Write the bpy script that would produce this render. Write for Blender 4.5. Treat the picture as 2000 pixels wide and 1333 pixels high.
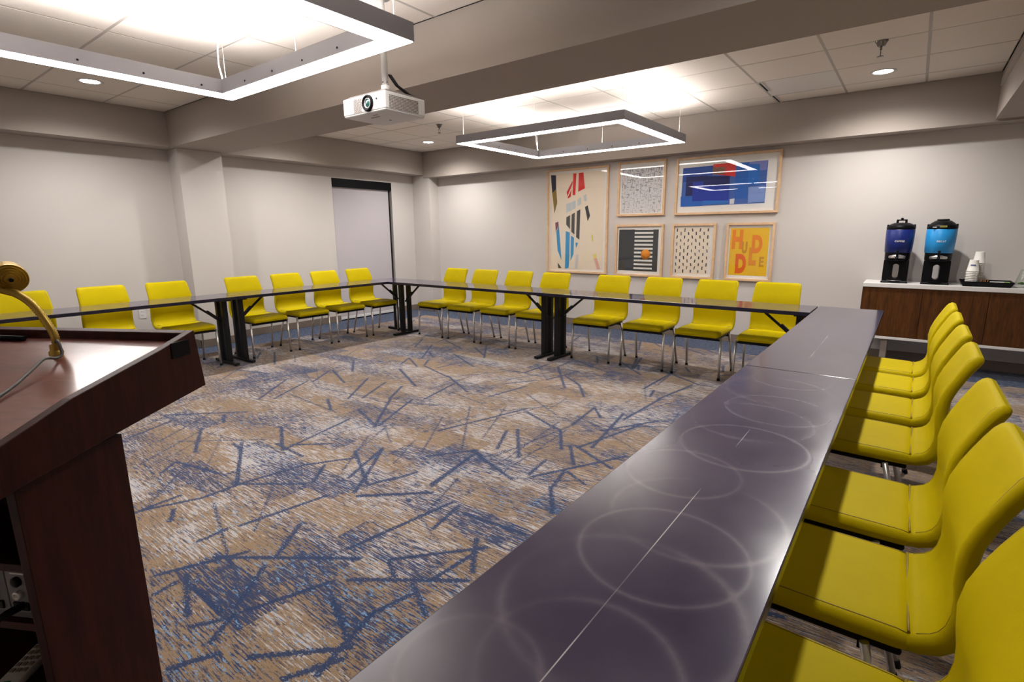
import bpy, bmesh, math, random
import numpy as np
from mathutils import Vector, Matrix

for o in list(bpy.data.objects): bpy.data.objects.remove(o, do_unlink=True)
S = bpy.context.scene
C = S.collection
random.seed(7)

# ---------------------------------------------------------------- camera, world, exposure
CAM_H = 1.37
yaw, pitch, roll = math.radians(37.10), math.radians(11.637), math.radians(-0.4735)
fw = Vector((-math.sin(yaw)*math.cos(pitch), math.cos(yaw)*math.cos(pitch), -math.sin(pitch)))
rt = Vector((math.cos(yaw), math.sin(yaw), 0.0))
up = rt.cross(fw)
r2 = math.cos(roll)*rt + math.sin(roll)*up
u2 = -math.sin(roll)*rt + math.cos(roll)*up
cam = bpy.data.cameras.new('camera'); camo = bpy.data.objects.new('camera', cam); C.objects.link(camo)
camo.matrix_world = Matrix(((r2.x, u2.x, -fw.x, 0), (r2.y, u2.y, -fw.y, 0), (r2.z, u2.z, -fw.z, CAM_H), (0, 0, 0, 1)))
cam.sensor_fit = 'HORIZONTAL'; cam.sensor_width = 36.0; cam.lens = 1024.25/2000*36.0
cam.clip_start = 0.02; cam.clip_end = 60
S.camera = camo
W = bpy.data.worlds.new('world'); S.world = W; W.use_nodes = True
W.node_tree.nodes['Background'].inputs[0].default_value = (0.5, 0.55, 0.6, 1)
W.node_tree.nodes['Background'].inputs[1].default_value = 0.02
S.view_settings.view_transform = 'Standard'; S.view_settings.look = 'None'
S.view_settings.gamma = 1.0; S.view_settings.use_curve_mapping = False
S.view_settings.exposure = 0.20
RING_DOWN, RING_UP, CAN_W = 13.0, 22.0, 155.0     # the lamps' own strengths, used in their builders

# ---------------------------------------------------------------- helpers
def tag(o, label=None, cat=None, group=None, kind=None):
    if label: o['label'] = label
    if cat: o['category'] = cat
    if group: o['group'] = group
    if kind: o['kind'] = kind
    return o
def empty(name, loc, rz=0.0, **k):
    o = bpy.data.objects.new(name, None); C.objects.link(o); o.empty_display_size = 0.1
    o.location = loc; o.rotation_euler = (0, 0, rz)
    return tag(o, **k)
def copy_tree(o, parent=None):
    c = o.copy(); C.objects.link(c)
    if parent: c.parent = parent
    for ch in o.children: copy_tree(ch, c)
    return c
class MB:
    def __init__(s): s.v = []; s.f = []; s.m = []; s.sm = []
    def add(s, vs, fs, mi=0, smooth=False):
        b = len(s.v); s.v += [tuple(p) for p in vs]
        for f in fs: s.f.append(tuple(b+i for i in f)); s.m.append(mi); s.sm.append(smooth)
        return s
    def box(s, x0, x1, y0, y1, z0, z1, mi=0):
        return s.add([(x0,y0,z0),(x1,y0,z0),(x1,y1,z0),(x0,y1,z0),(x0,y0,z1),(x1,y0,z1),(x1,y1,z1),(x0,y1,z1)],
                     [(3,2,1,0),(4,5,6,7),(0,1,5,4),(1,2,6,5),(2,3,7,6),(3,0,4,7)], mi)
    def hexa(s, b4, t4, mi=0):
        return s.add(list(b4)+list(t4), [(3,2,1,0),(4,5,6,7),(0,1,5,4),(1,2,6,5),(2,3,7,6),(3,0,4,7)], mi)
    def bar(s, p, q, w, h, mi=0, upv=(0,0,1)):
        p = Vector(p); q = Vector(q); d = (q-p).normalized(); a = d.cross(Vector(upv))
        if a.length < 1e-4: a = d.cross(Vector((1,0,0)))
        a.normalize(); b = a.cross(d).normalized(); a *= w/2; b *= h/2
        return s.hexa([p-a-b, p+a-b, p+a+b, p-a+b], [q-a-b, q+a-b, q+a+b, q-a+b], mi)
    def tube(s, pts, r, n=12, mi=0, cap=True):
        pts = [Vector(p) for p in pts]; k = len(pts); rs = r if isinstance(r, (list, tuple)) else [r]*k
        t0 = (pts[1]-pts[0]).normalized(); a = t0.orthogonal().normalized(); vs = []
        for i, p in enumerate(pts):
            t = (pts[min(i+1, k-1)]-pts[max(i-1, 0)]).normalized()
            a = (a - t*a.dot(t)).normalized(); b = t.cross(a)
            vs += [p + (a*math.cos(2*math.pi*j/n)+b*math.sin(2*math.pi*j/n))*rs[i] for j in range(n)]
        fs = [(i*n+j, i*n+(j+1) % n, (i+1)*n+(j+1) % n, (i+1)*n+j) for i in range(k-1) for j in range(n)]
        s.add(vs, fs, mi, True)
        if cap:
            b = len(s.v)-len(vs)
            s.f.append(tuple(b+j for j in range(n))[::-1]); s.m.append(mi); s.sm.append(False)
            s.f.append(tuple(b+(k-1)*n+j for j in range(n))); s.m.append(mi); s.sm.append(False)
        return s
    def lathe(s, prof, o=(0,0,0), ax=(0,0,1), n=24, mi=0, smooth=True):
        ax = Vector(ax).normalized(); a = ax.orthogonal().normalized(); b = ax.cross(a); o = Vector(o); vs = []
        for r, z in prof: vs += [o + ax*z + (a*math.cos(2*math.pi*j/n)+b*math.sin(2*math.pi*j/n))*r for j in range(n)]
        fs = [(i*n+j, i*n+(j+1) % n, (i+1)*n+(j+1) % n, (i+1)*n+j) for i in range(len(prof)-1) for j in range(n)]
        return s.add(vs, fs, mi, smooth)
    def prism(s, poly, fn, d0, d1, mi=0):   # polygon (a,b) extruded; fn(a,b,d)->point
        n = len(poly); vs = [fn(a, b, d0) for a, b in poly]+[fn(a, b, d1) for a, b in poly]
        return s.add(vs, [tuple(range(n))[::-1], tuple(range(n, 2*n))]+[(i, (i+1) % n, n+(i+1) % n, n+i) for i in range(n)], mi)
    def poly(s, vs, mi=0): return s.add(vs, [tuple(range(len(vs)))], mi)
    def mesh(s, name):
        me = bpy.data.meshes.new(name); me.from_pydata(s.v, [], s.f)
        me.polygons.foreach_set('material_index', s.m); me.polygons.foreach_set('use_smooth', s.sm)
        bm = bmesh.new(); bm.from_mesh(me); bmesh.ops.recalc_face_normals(bm, faces=bm.faces); bm.to_mesh(me); bm.free()
        return me
    def build(s, name, mats, parent=None, bevel=0, seg=2, **k):
        o = bpy.data.objects.new(name, s.mesh(name)); C.objects.link(o)
        for m in (mats if isinstance(mats, (list, tuple)) else [mats]): o.data.materials.append(m)
        if parent: o.parent = parent
        if bevel:
            b = o.modifiers.new('bevel', 'BEVEL'); b.width = bevel; b.segments = seg; b.limit_method = 'ANGLE'; b.angle_limit = math.radians(40)
        return tag(o, **k)
def flat(name, me, mats, parent=None, **k):
    o = bpy.data.objects.new(name, me); C.objects.link(o)
    for m in mats: me.materials.append(m)
    if parent: o.parent = parent
    return tag(o, **k)

# ---------------------------------------------------------------- materials
def newmat(name):
    m = bpy.data.materials.new(name); m.use_nodes = True; nt = m.node_tree
    return m, nt, nt.nodes['Principled BSDF']
def N(nt, t, **k):
    n = nt.nodes.new(t)
    for a, b in k.items():
        if a == 'ins':
            for i, v in b.items(): n.inputs[i].default_value = v
        else: setattr(n, a, b)
    return n
def math_(nt, op, a, b=None, c=None, clamp=False):
    n = nt.nodes.new('ShaderNodeMath'); n.operation = op; n.use_clamp = clamp
    for i, v in enumerate((a, b, c)):
        if v is None: continue
        if isinstance(v, (int, float)): n.inputs[i].default_value = v
        else: nt.links.new(v, n.inputs[i])
    return n.outputs[0]
def mixc(nt, f, a, b):
    n = nt.nodes.new('ShaderNodeMix'); n.data_type = 'RGBA'
    for i, v in ((0, f), (6, a), (7, b)):
        if isinstance(v, (int, float)): n.inputs[i].default_value = v
        elif isinstance(v, tuple): n.inputs[i].default_value = v+(1,) if len(v) == 3 else v
        else: nt.links.new(v, n.inputs[i])
    return n.outputs[2]
def mat(name, col, rough=0.5, metal=0.0, var=0.06, vscale=8.0, bump=0.0, bscale=200.0, coat=0.0, spec=0.5, stretch=None):
    m, nt, p = newmat(name)
    tc = N(nt, 'ShaderNodeTexCoord'); src = tc.outputs['Object']
    if stretch:
        mp = N(nt, 'ShaderNodeMapping'); mp.inputs['Scale'].default_value = stretch; nt.links.new(src, mp.inputs[0]); src = mp.outputs[0]
    no = N(nt, 'ShaderNodeTexNoise', ins={'Scale': vscale, 'Detail': 4.0}); nt.links.new(src, no.inputs['Vector'])
    f = math_(nt, 'MULTIPLY_ADD', no.outputs[0], 2*var, 1-var)
    mx = N(nt, 'ShaderNodeMix', data_type='RGBA', blend_type='MULTIPLY'); mx.inputs[0].default_value = 1
    mx.inputs[6].default_value = tuple(col)+(1,)
    cb = N(nt, 'ShaderNodeCombineColor'); [nt.links.new(f, cb.inputs[i]) for i in range(3)]
    nt.links.new(cb.outputs[0], mx.inputs[7]); nt.links.new(mx.outputs[2], p.inputs['Base Color'])
    p.inputs['Roughness'].default_value = rough; p.inputs['Metallic'].default_value = metal
    p.inputs['Coat Weight'].default_value = coat; p.inputs['Specular IOR Level'].default_value = spec
    if bump:
        n2 = N(nt, 'ShaderNodeTexNoise', ins={'Scale': bscale, 'Detail': 3.0}); nt.links.new(src, n2.inputs['Vector'])
        bp = N(nt, 'ShaderNodeBump', ins={'Strength': bump, 'Distance': 0.002}); nt.links.new(n2.outputs[0], bp.inputs['Height']); nt.links.new(bp.outputs[0], p.inputs['Normal'])
    return m
def emit(name, col, st):
    m, nt, p = newmat(name)
    p.inputs['Base Color'].default_value = (0.8, 0.8, 0.8, 1)
    p.inputs['Emission Color'].default_value = tuple(col)+(1,); p.inputs['Emission Strength'].default_value = st
    return m
def wood(name, dark, light, rough=0.4, scale=(1, 1, 1), coat=0.0, spec=0.5):
    m, nt, p = newmat(name)
    tc = N(nt, 'ShaderNodeTexCoord'); mp = N(nt, 'ShaderNodeMapping'); mp.inputs['Scale'].default_value = scale
    nt.links.new(tc.outputs['Object'], mp.inputs[0])
    n1 = N(nt, 'ShaderNodeTexNoise', ins={'Scale': 3.0, 'Detail': 6.0, 'Roughness': 0.65, 'Distortion': 0.6}); nt.links.new(mp.outputs[0], n1.inputs['Vector'])
    n2 = N(nt, 'ShaderNodeTexNoise', ins={'Scale': 18.0, 'Detail': 3.0}); nt.links.new(mp.outputs[0], n2.inputs['Vector'])
    f = math_(nt, 'MULTIPLY_ADD', n2.outputs[0], 0.35, math_(nt, 'MULTIPLY', n1.outputs[0], 0.9))
    cr = N(nt, 'ShaderNodeValToRGB'); nt.links.new(f, cr.inputs[0])
    cr.color_ramp.elements[0].position = 0.35; cr.color_ramp.elements[0].color = tuple(dark)+(1,)
    cr.color_ramp.elements[1].position = 0.85; cr.color_ramp.elements[1].color = tuple(light)+(1,)
    nt.links.new(cr.outputs[0], p.inputs['Base Color']); p.inputs['Roughness'].default_value = rough; p.inputs['Coat Weight'].default_value = coat
    p.inputs['Coat Roughness'].default_value = 0.15; p.inputs['Specular IOR Level'].default_value = spec
    return m
M = {}
M['wall'] = mat('wall_paint', (0.60, 0.56, 0.53), 0.75, var=0.02, vscale=3, bump=0.12, bscale=350)
M['soffit'] = mat('soffit_paint', (0.37, 0.322, 0.285), 0.75, var=0.02, vscale=3, bump=0.1, bscale=350)
M['tile'] = mat('ceiling_tile', (0.80, 0.735, 0.67), 0.95, var=0.10, vscale=120, bump=0.5, bscale=260)
M['tile_panel'] = mat('smooth_ceiling_panel', (0.74, 0.71, 0.68), 0.6, var=0.02)
M['tbar'] = mat('ceiling_bar_paint', (0.44, 0.40, 0.36), 0.5, var=0.02)
M['slab'] = mat('dark_plenum', (0.10, 0.09, 0.08), 0.9)
M['base'] = mat('baseboard_vinyl', (0.20, 0.155, 0.125), 0.5, var=0.05)
M['vinyl'] = mat('yellow_vinyl', (0.52, 0.405, 0.002), 0.5, var=0.05, vscale=14, bump=0.12, bscale=420, spec=0.05)
M['piping'] = mat('yellow_seam', (0.30, 0.21, 0.006), 0.5)
M['chrome'] = mat('satin_chrome', (0.66, 0.64, 0.62), 0.34, 0.85, var=0.03)
M['gunmetal'] = mat('polished_gunmetal', (0.22, 0.21, 0.20), 0.2, 1.0)
M['black'] = mat('black_plastic', (0.005, 0.005, 0.006), 0.4, var=0.1, spec=0.12)
M['blackm'] = mat('black_powder_coat', (0.007, 0.007, 0.008), 0.4, var=0.1, bump=0.1, spec=0.25)
M['white'] = mat('white_plastic', (0.70, 0.69, 0.68), 0.4, var=0.02)
M['whitelam'] = mat('white_laminate', (0.74, 0.72, 0.70), 0.35, var=0.02)
M['alu'] = mat('brushed_aluminium', (0.34, 0.335, 0.365), 0.42, 0.35, var=0.05, vscale=30, stretch=(1, 1, 12))
M['legshade'] = mat('leg_shade_tone', (0.24, 0.20, 0.17), 0.5)  # shadow beneath the credenza put into the colour of its legs
M['oak'] = wood('pale_maple', (0.60, 0.36, 0.19), (0.82, 0.58, 0.36), 0.45, (3, 3, 3))
M['walnut'] = wood('walnut_veneer', (0.022, 0.0075, 0.002), (0.130, 0.046, 0.010), 0.42, (9, 9, 0.9), spec=0.25)
M['mahog'] = wood('mahogany_laminate', (0.012, 0.0021, 0.0014), (0.058, 0.010, 0.006), 0.45, (10, 10, 1.2), coat=0.0, spec=0.22)
M['mahog_top'] = wood('mahogany_top', (0.10, 0.028, 0.022), (0.21, 0.070, 0.055), 0.28, (2, 10, 2), coat=1.0)
M['brass'] = mat('aged_brass', (0.50, 0.335, 0.06), 0.36, 0.6, var=0.12, vscale=40)
M['cord'] = mat('grey_cord', (0.10, 0.095, 0.09), 0.5)
M['cordw'] = mat('white_cord', (0.75, 0.74, 0.72), 0.5)
M['shade'] = mat('roller_shade_fabric', (0.50, 0.465, 0.49), 0.9, var=0.06, vscale=90, bump=0.3, bscale=600)
M['paper'] = mat('white_paper', (0.88, 0.86, 0.83), 0.8, var=0.02)
M['cream'] = mat('cream_paper', (0.86, 0.75, 0.61), 0.8, var=0.03)
M['ring_dn'] = emit('ring_diffuser', (1.0, 0.955, 0.92), RING_DOWN)
M['ring_up'] = emit('ring_uplight', (1.0, 0.955, 0.92), RING_UP)
M['can'] = emit('downlight_lens', (1.0, 0.97, 0.94), 60.0)

def glassy(name, tint=(1, 1, 1), rough=0.0):          # thin clear pane: transparent with a Schlick reflection
    m = bpy.data.materials.new(name); m.use_nodes = True; nt = m.node_tree; nt.nodes.clear()
    out = N(nt, 'ShaderNodeOutputMaterial'); tr = N(nt, 'ShaderNodeBsdfTransparent'); gl = N(nt, 'ShaderNodeBsdfGlossy'); lw = N(nt, 'ShaderNodeLayerWeight', ins={'Blend': 0.5}); mx = N(nt, 'ShaderNodeMixShader')
    tr.inputs[0].default_value = tuple(tint)+(1,); gl.inputs['Roughness'].default_value = rough
    fr = math_(nt, 'MULTIPLY_ADD', math_(nt, 'POWER', lw.outputs['Facing'], 5.0), 0.96, 0.04)
    nt.links.new(fr, mx.inputs[0]); nt.links.new(tr.outputs[0], mx.inputs[1]); nt.links.new(gl.outputs[0], mx.inputs[2]); nt.links.new(mx.outputs[0], out.inputs[0])
    return m
M['glass'] = glassy('picture_glass')
M['glassjar'] = glassy('clear_glass', (0.93, 0.95, 0.94))

def tabletop_mat(name, amount):
    m, nt, p = newmat(name)
    tc = N(nt, 'ShaderNodeTexCoord'); sp = N(nt, 'ShaderNodeSeparateXYZ'); nt.links.new(tc.outputs['Object'], sp.inputs[0])
    X, Y = sp.outputs[0], sp.outputs[1]
    tot = None
    rings = [(-0.444, -0.02, 0.165, 0.006), (-0.635, -0.017, 0.205, 0.012), (-0.80, -0.03, 0.151, 0.009), (-0.895, 0.10, 0.108, 0.008), (-0.067, 0.07, 0.145, 0.006), (0.207, -0.014, 0.176, 0.006), (-0.27, -0.03, 0.185, 0.008), (0.45, 0.02, 0.19, 0.010), (0.62, -0.03, 0.17, 0.007), (0.88, 0.02, 0.19, 0.009), (-1.05, -0.02, 0.16, 0.008), (1.08, 0.0, 0.15, 0.007)]
    for cx, cy, r, w in rings:
        dx = math_(nt, 'SUBTRACT', X, cx); dy = math_(nt, 'SUBTRACT', Y, cy)
        d = math_(nt, 'SQRT', math_(nt, 'ADD', math_(nt, 'MULTIPLY', dx, dx), math_(nt, 'MULTIPLY', dy, dy)))
        e = math_(nt, 'ABSOLUTE', math_(nt, 'SUBTRACT', d, r))
        b = math_(nt, 'SUBTRACT', 1.0, math_(nt, 'DIVIDE', e, w*1.2), clamp=True)
        h1 = math_(nt, 'SUBTRACT', 1.0, math_(nt, 'DIVIDE', e, w*3.2), clamp=True)
        b = math_(nt, 'MULTIPLY_ADD', math_(nt, 'MULTIPLY', h1, h1), 0.55, math_(nt, 'MULTIPLY', b, 0.45))
        # each scuff ring stronger in some parts, set by noise
        sw = N(nt, 'ShaderNodeTexNoise', ins={'Scale': 3.0, 'Detail': 1.0}); mq = N(nt, 'ShaderNodeMapping'); mq.inputs['Location'].default_value = (cx*9, cy*7, r*30); nt.links.new(tc.outputs['Object'], mq.inputs[0]); nt.links.new(mq.outputs[0], sw.inputs['Vector'])
        b = math_(nt, 'MULTIPLY', b, math_(nt, 'MULTIPLY_ADD', sw.outputs[0], 3.0, -0.85, clamp=True))
        tot = b if tot is None else math_(nt, 'ADD', tot, b)
    n1 = N(nt, 'ShaderNodeTexNoise', ins={'Scale': 5.0, 'Detail': 5.0}); nt.links.new(tc.outputs['Object'], n1.inputs['Vector'])
    nf = N(nt, 'ShaderNodeTexNoise', ins={'Scale': 55.0, 'Detail': 4.0, 'Roughness': 0.7}); nt.links.new(tc.outputs['Object'], nf.inputs['Vector'])
    ring = math_(nt, 'MULTIPLY', math_(nt, 'MULTIPLY', tot, amount), math_(nt, 'MULTIPLY_ADD', nf.outputs[0], 0.8, 0.35), clamp=True)
    mp = N(nt, 'ShaderNodeMapping'); mp.inputs['Scale'].default_value = (6, 90, 1); mp.inputs['Rotation'].default_value = (0, 0, 0.5); nt.links.new(tc.outputs['Object'], mp.inputs[0])
    n2 = N(nt, 'ShaderNodeTexNoise', ins={'Scale': 4.0, 'Detail': 6.0, 'Roughness': 0.7}); nt.links.new(mp.outputs[0], n2.inputs['Vector'])
    scr = math_(nt, 'MULTIPLY_ADD', n2.outputs[0], 6.0, -3.9, clamp=True)
    # the pale broken line along the middle of the top
    line = math_(nt, 'SUBTRACT', 1.0, math_(nt, 'DIVIDE', math_(nt, 'ABSOLUTE', Y), 0.0016), clamp=True)
    n3 = N(nt, 'ShaderNodeTexNoise', ins={'Scale': 2.2, 'Detail': 2.0}); nt.links.new(tc.outputs['Object'], n3.inputs['Vector'])
    line = math_(nt, 'MULTIPLY', line, math_(nt, 'MULTIPLY_ADD', n3.outputs[0], 5.0, -2.1, clamp=True))
    base = mixc(nt, n1.outputs[0], (0.032, 0.025, 0.055), (0.080, 0.065, 0.105))
    c1 = mixc(nt, math_(nt, 'MULTIPLY', ring, 0.27), base, (0.32, 0.27, 0.29))
    c2 = mixc(nt, math_(nt, 'MULTIPLY', scr, 0.16*amount), c1, (0.4, 0.37, 0.40))
    c3 = mixc(nt, math_(nt, 'MULTIPLY', line, min(1.0, amount*1.2)), c2, (0.85, 0.82, 0.80))
    nt.links.new(c3, p.inputs['Base Color'])
    rg = math_(nt, 'ADD', math_(nt, 'MULTIPLY_ADD', n1.outputs[0], 0.05+0.07*amount, 0.04+0.09*amount), math_(nt, 'MULTIPLY_ADD', ring, 0.05, math_(nt, 'MULTIPLY', scr, 0.1)))
    nt.links.new(rg, p.inputs['Roughness']); p.inputs['Specular IOR Level'].default_value = 0.62
    return m
M['ttop'] = tabletop_mat('scuffed_dark_laminate', 1.0)
M['ttop_mild'] = tabletop_mat('lightly_scuffed_dark_laminate', 0.45)
M['ttop_clean'] = tabletop_mat('dark_laminate', 0.08)
M['tedge'] = mat('dark_navy_edge_band', (0.012, 0.010, 0.024), 0.25, var=0.05)

def carpet_mat():
    m, nt, p = newmat('patterned_carpet')
    tc = N(nt, 'ShaderNodeTexCoord'); O = tc.outputs['Object']
    def noise(scale, stretch, detail=3.0, rough=0.55, off=0.0):
        mp = N(nt, 'ShaderNodeMapping'); mp.inputs['Scale'].default_value = stretch; mp.inputs['Location'].default_value = (off, off*1.7, 0)
        nt.links.new(O, mp.inputs[0]); n = N(nt, 'ShaderNodeTexNoise', ins={'Scale': scale, 'Detail': detail, 'Roughness': rough}); nt.links.new(mp.outputs[0], n.inputs['Vector'])
        return n.outputs[0]
    at = N(nt, 'ShaderNodeAttribute', attribute_name='stroke'); ab = N(nt, 'ShaderNodeAttribute', attribute_name='blot')
    sp = N(nt, 'ShaderNodeSeparateXYZ'); nt.links.new(O, sp.inputs[0])
    yarn = noise(210.0, (1, 1.3, 1), 2.0)
    yarn2 = noise(85.0, (1, 1.6, 1), 2.0, off=5)
    st1 = noise(1.0, (9, 120, 1), 4.0, 0.6)
    st2 = noise(1.0, (13, 150, 1), 3.0, 0.6, off=3.3)
    st3 = noise(1.0, (16, 70, 1), 3.0, 0.6, off=9.1)
    # plank sized areas that change in tone
    br = N(nt, 'ShaderNodeTexBrick', offset=0.37, ins={'Scale': 1.0, 'Mortar Size': 0.0, 'Brick Width': 0.62, 'Row Height': 0.23, 'Color1': (0, 0, 0, 1), 'Color2': (1, 1, 1, 1), 'Bias': 0.0})
    nt.links.new(O, br.inputs['Vector'])
    bw = N(nt, 'ShaderNodeRGBToBW'); nt.links.new(br.outputs[0], bw.inputs[0]); plank = bw.outputs[0]
    st4 = noise(1.0, (9, 150, 1), 3.0, 0.6, off=14.2)
    br2 = N(nt, 'ShaderNodeTexBrick', offset=0.41, ins={'Scale': 1.0, 'Mortar Size': 0.0, 'Brick Width': 0.55, 'Row Height': 0.19, 'Color1': (0, 0, 0, 1), 'Color2': (1, 1, 1, 1), 'Bias': 0.0})
    mpb = N(nt, 'ShaderNodeMapping'); mpb.inputs['Location'].default_value = (13.3, 7.1, 0); nt.links.new(O, mpb.inputs[0]); nt.links.new(mpb.outputs[0], br2.inputs['Vector'])
    bw2 = N(nt, 'ShaderNodeRGBToBW'); nt.links.new(br2.outputs[0], bw2.inputs[0]); plank2 = bw2.outputs[0]
    low = noise(1.4, (1, 1.8, 1), 2.0, off=2.0); low2 = noise(1.6, (1, 1.6, 1), 2.0, off=7.7)
    blot = ab.outputs['Fac']
    tan = mixc(nt, yarn, (0.185, 0.125, 0.075), (0.375, 0.265, 0.165))
    tan = mixc(nt, math_(nt, 'MULTIPLY', plank, 0.5), tan, (0.31, 0.21, 0.135))
    # white streaks, gathered in planks
    wv = math_(nt, 'MULTIPLY_ADD', low, 0.42, -0.21)
    wv = math_(nt, 'ADD', wv, math_(nt, 'MULTIPLY_ADD', plank, 0.20, -0.10))
    wv = math_(nt, 'SUBTRACT', wv, math_(nt, 'MULTIPLY', blot, 0.14))
    wv = math_(nt, 'ADD', math_(nt, 'MULTIPLY', st1, 1.25), math_(nt, 'ADD', wv, math_(nt, 'MULTIPLY_ADD', yarn, 0.12, -0.06)))
    wmask = math_(nt, 'MULTIPLY_ADD', wv, 19.0, -12.75, clamp=True)
    wcol = mixc(nt, yarn2, (0.34, 0.325, 0.34), (0.66, 0.63, 0.62))
    col = mixc(nt, math_(nt, 'MULTIPLY', wmask, 0.88), tan, wcol)
    # blue streaks, gathered in other planks
    bv = math_(nt, 'MULTIPLY_ADD', low2, 0.40, -0.20)
    bv = math_(nt, 'ADD', bv, math_(nt, 'MULTIPLY_ADD', plank2, 0.20, -0.10))
    bv = math_(nt, 'ADD', bv, math_(nt, 'MULTIPLY', blot, 0.085))
    bv = math_(nt, 'ADD', math_(nt, 'MULTIPLY', st2, 1.25), math_(nt, 'ADD', bv, math_(nt, 'MULTIPLY_ADD', yarn2, 0.20, -0.10)))
    bmask = math_(nt, 'MULTIPLY_ADD', bv, 22.0, -14.55, clamp=True)
    bcol = mixc(nt, yarn, (0.009, 0.022, 0.075), (0.032, 0.070, 0.18))
    col = mixc(nt, math_(nt, 'MULTIPLY', bmask, 0.95), col, bcol)
    # pale blue flecks
    fv = math_(nt, 'ADD', math_(nt, 'MULTIPLY', st3, 0.7), math_(nt, 'MULTIPLY_ADD', yarn2, 0.5, math_(nt, 'MULTIPLY', math_(nt, 'ABSOLUTE', blot), 0.05)))
    fmask = math_(nt, 'MULTIPLY_ADD', fv, 24.0, -16.9, clamp=True)
    col = mixc(nt, math_(nt, 'MULTIPLY', fmask, 0.8), col, (0.19, 0.36, 0.58))
    # dark brown flecks
    kv = math_(nt, 'MULTIPLY_ADD', math_(nt, 'ADD', st4, math_(nt, 'MULTIPLY', yarn2, 0.5)), 15.0, -12.1, clamp=True)
    col = mixc(nt, math_(nt, 'MULTIPLY', kv, 0.75), col, (0.085, 0.065, 0.07))
    # long blue strokes with frayed edges
    sv = math_(nt, 'ADD', at.outputs['Fac'], math_(nt, 'MULTIPLY_ADD', yarn2, 0.050, -0.026))
    smask = math_(nt, 'MULTIPLY_ADD', sv, -260.0, 0.5, clamp=True)
    col = mixc(nt, math_(nt, 'MULTIPLY', smask, 0.94), col, mixc(nt, yarn, (0.010, 0.024, 0.075), (0.034, 0.068, 0.165)))
    # dark border along the walls
    dB = math_(nt, 'MAXIMUM', math_(nt, 'SUBTRACT', sp.outputs[1], 6.22), math_(nt, 'SUBTRACT', -6.56, sp.outputs[0]))
    bm_ = math_(nt, 'MULTIPLY_ADD', dB, 60.0, 0.5, clamp=True)
    mott = noise(30.0, (1, 1, 1), 5.0, 0.7, off=1.0)
    mm = math_(nt, 'MULTIPLY_ADD', mott, 6.0, -2.6, clamp=True)
    col = mixc(nt, bm_, col, mixc(nt, mm, (0.018, 0.030, 0.075), (0.085, 0.11, 0.165)))
    nt.links.new(col, p.inputs['Base Color']); p.inputs['Roughness'].default_value = 0.95; p.inputs['Specular IOR Level'].default_value = 0.1
    p.inputs['Sheen Weight'].default_value = 0.15
    bp = N(nt, 'ShaderNodeBump', ins={'Strength': 0.5, 'Distance': 0.004}); nt.links.new(math_(nt, 'ADD', yarn, math_(nt, 'MULTIPLY', smask, 0.4)), bp.inputs['Height']); nt.links.new(bp.outputs[0], p.inputs['Normal'])
    return m
M['carpet'] = carpet_mat()

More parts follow.
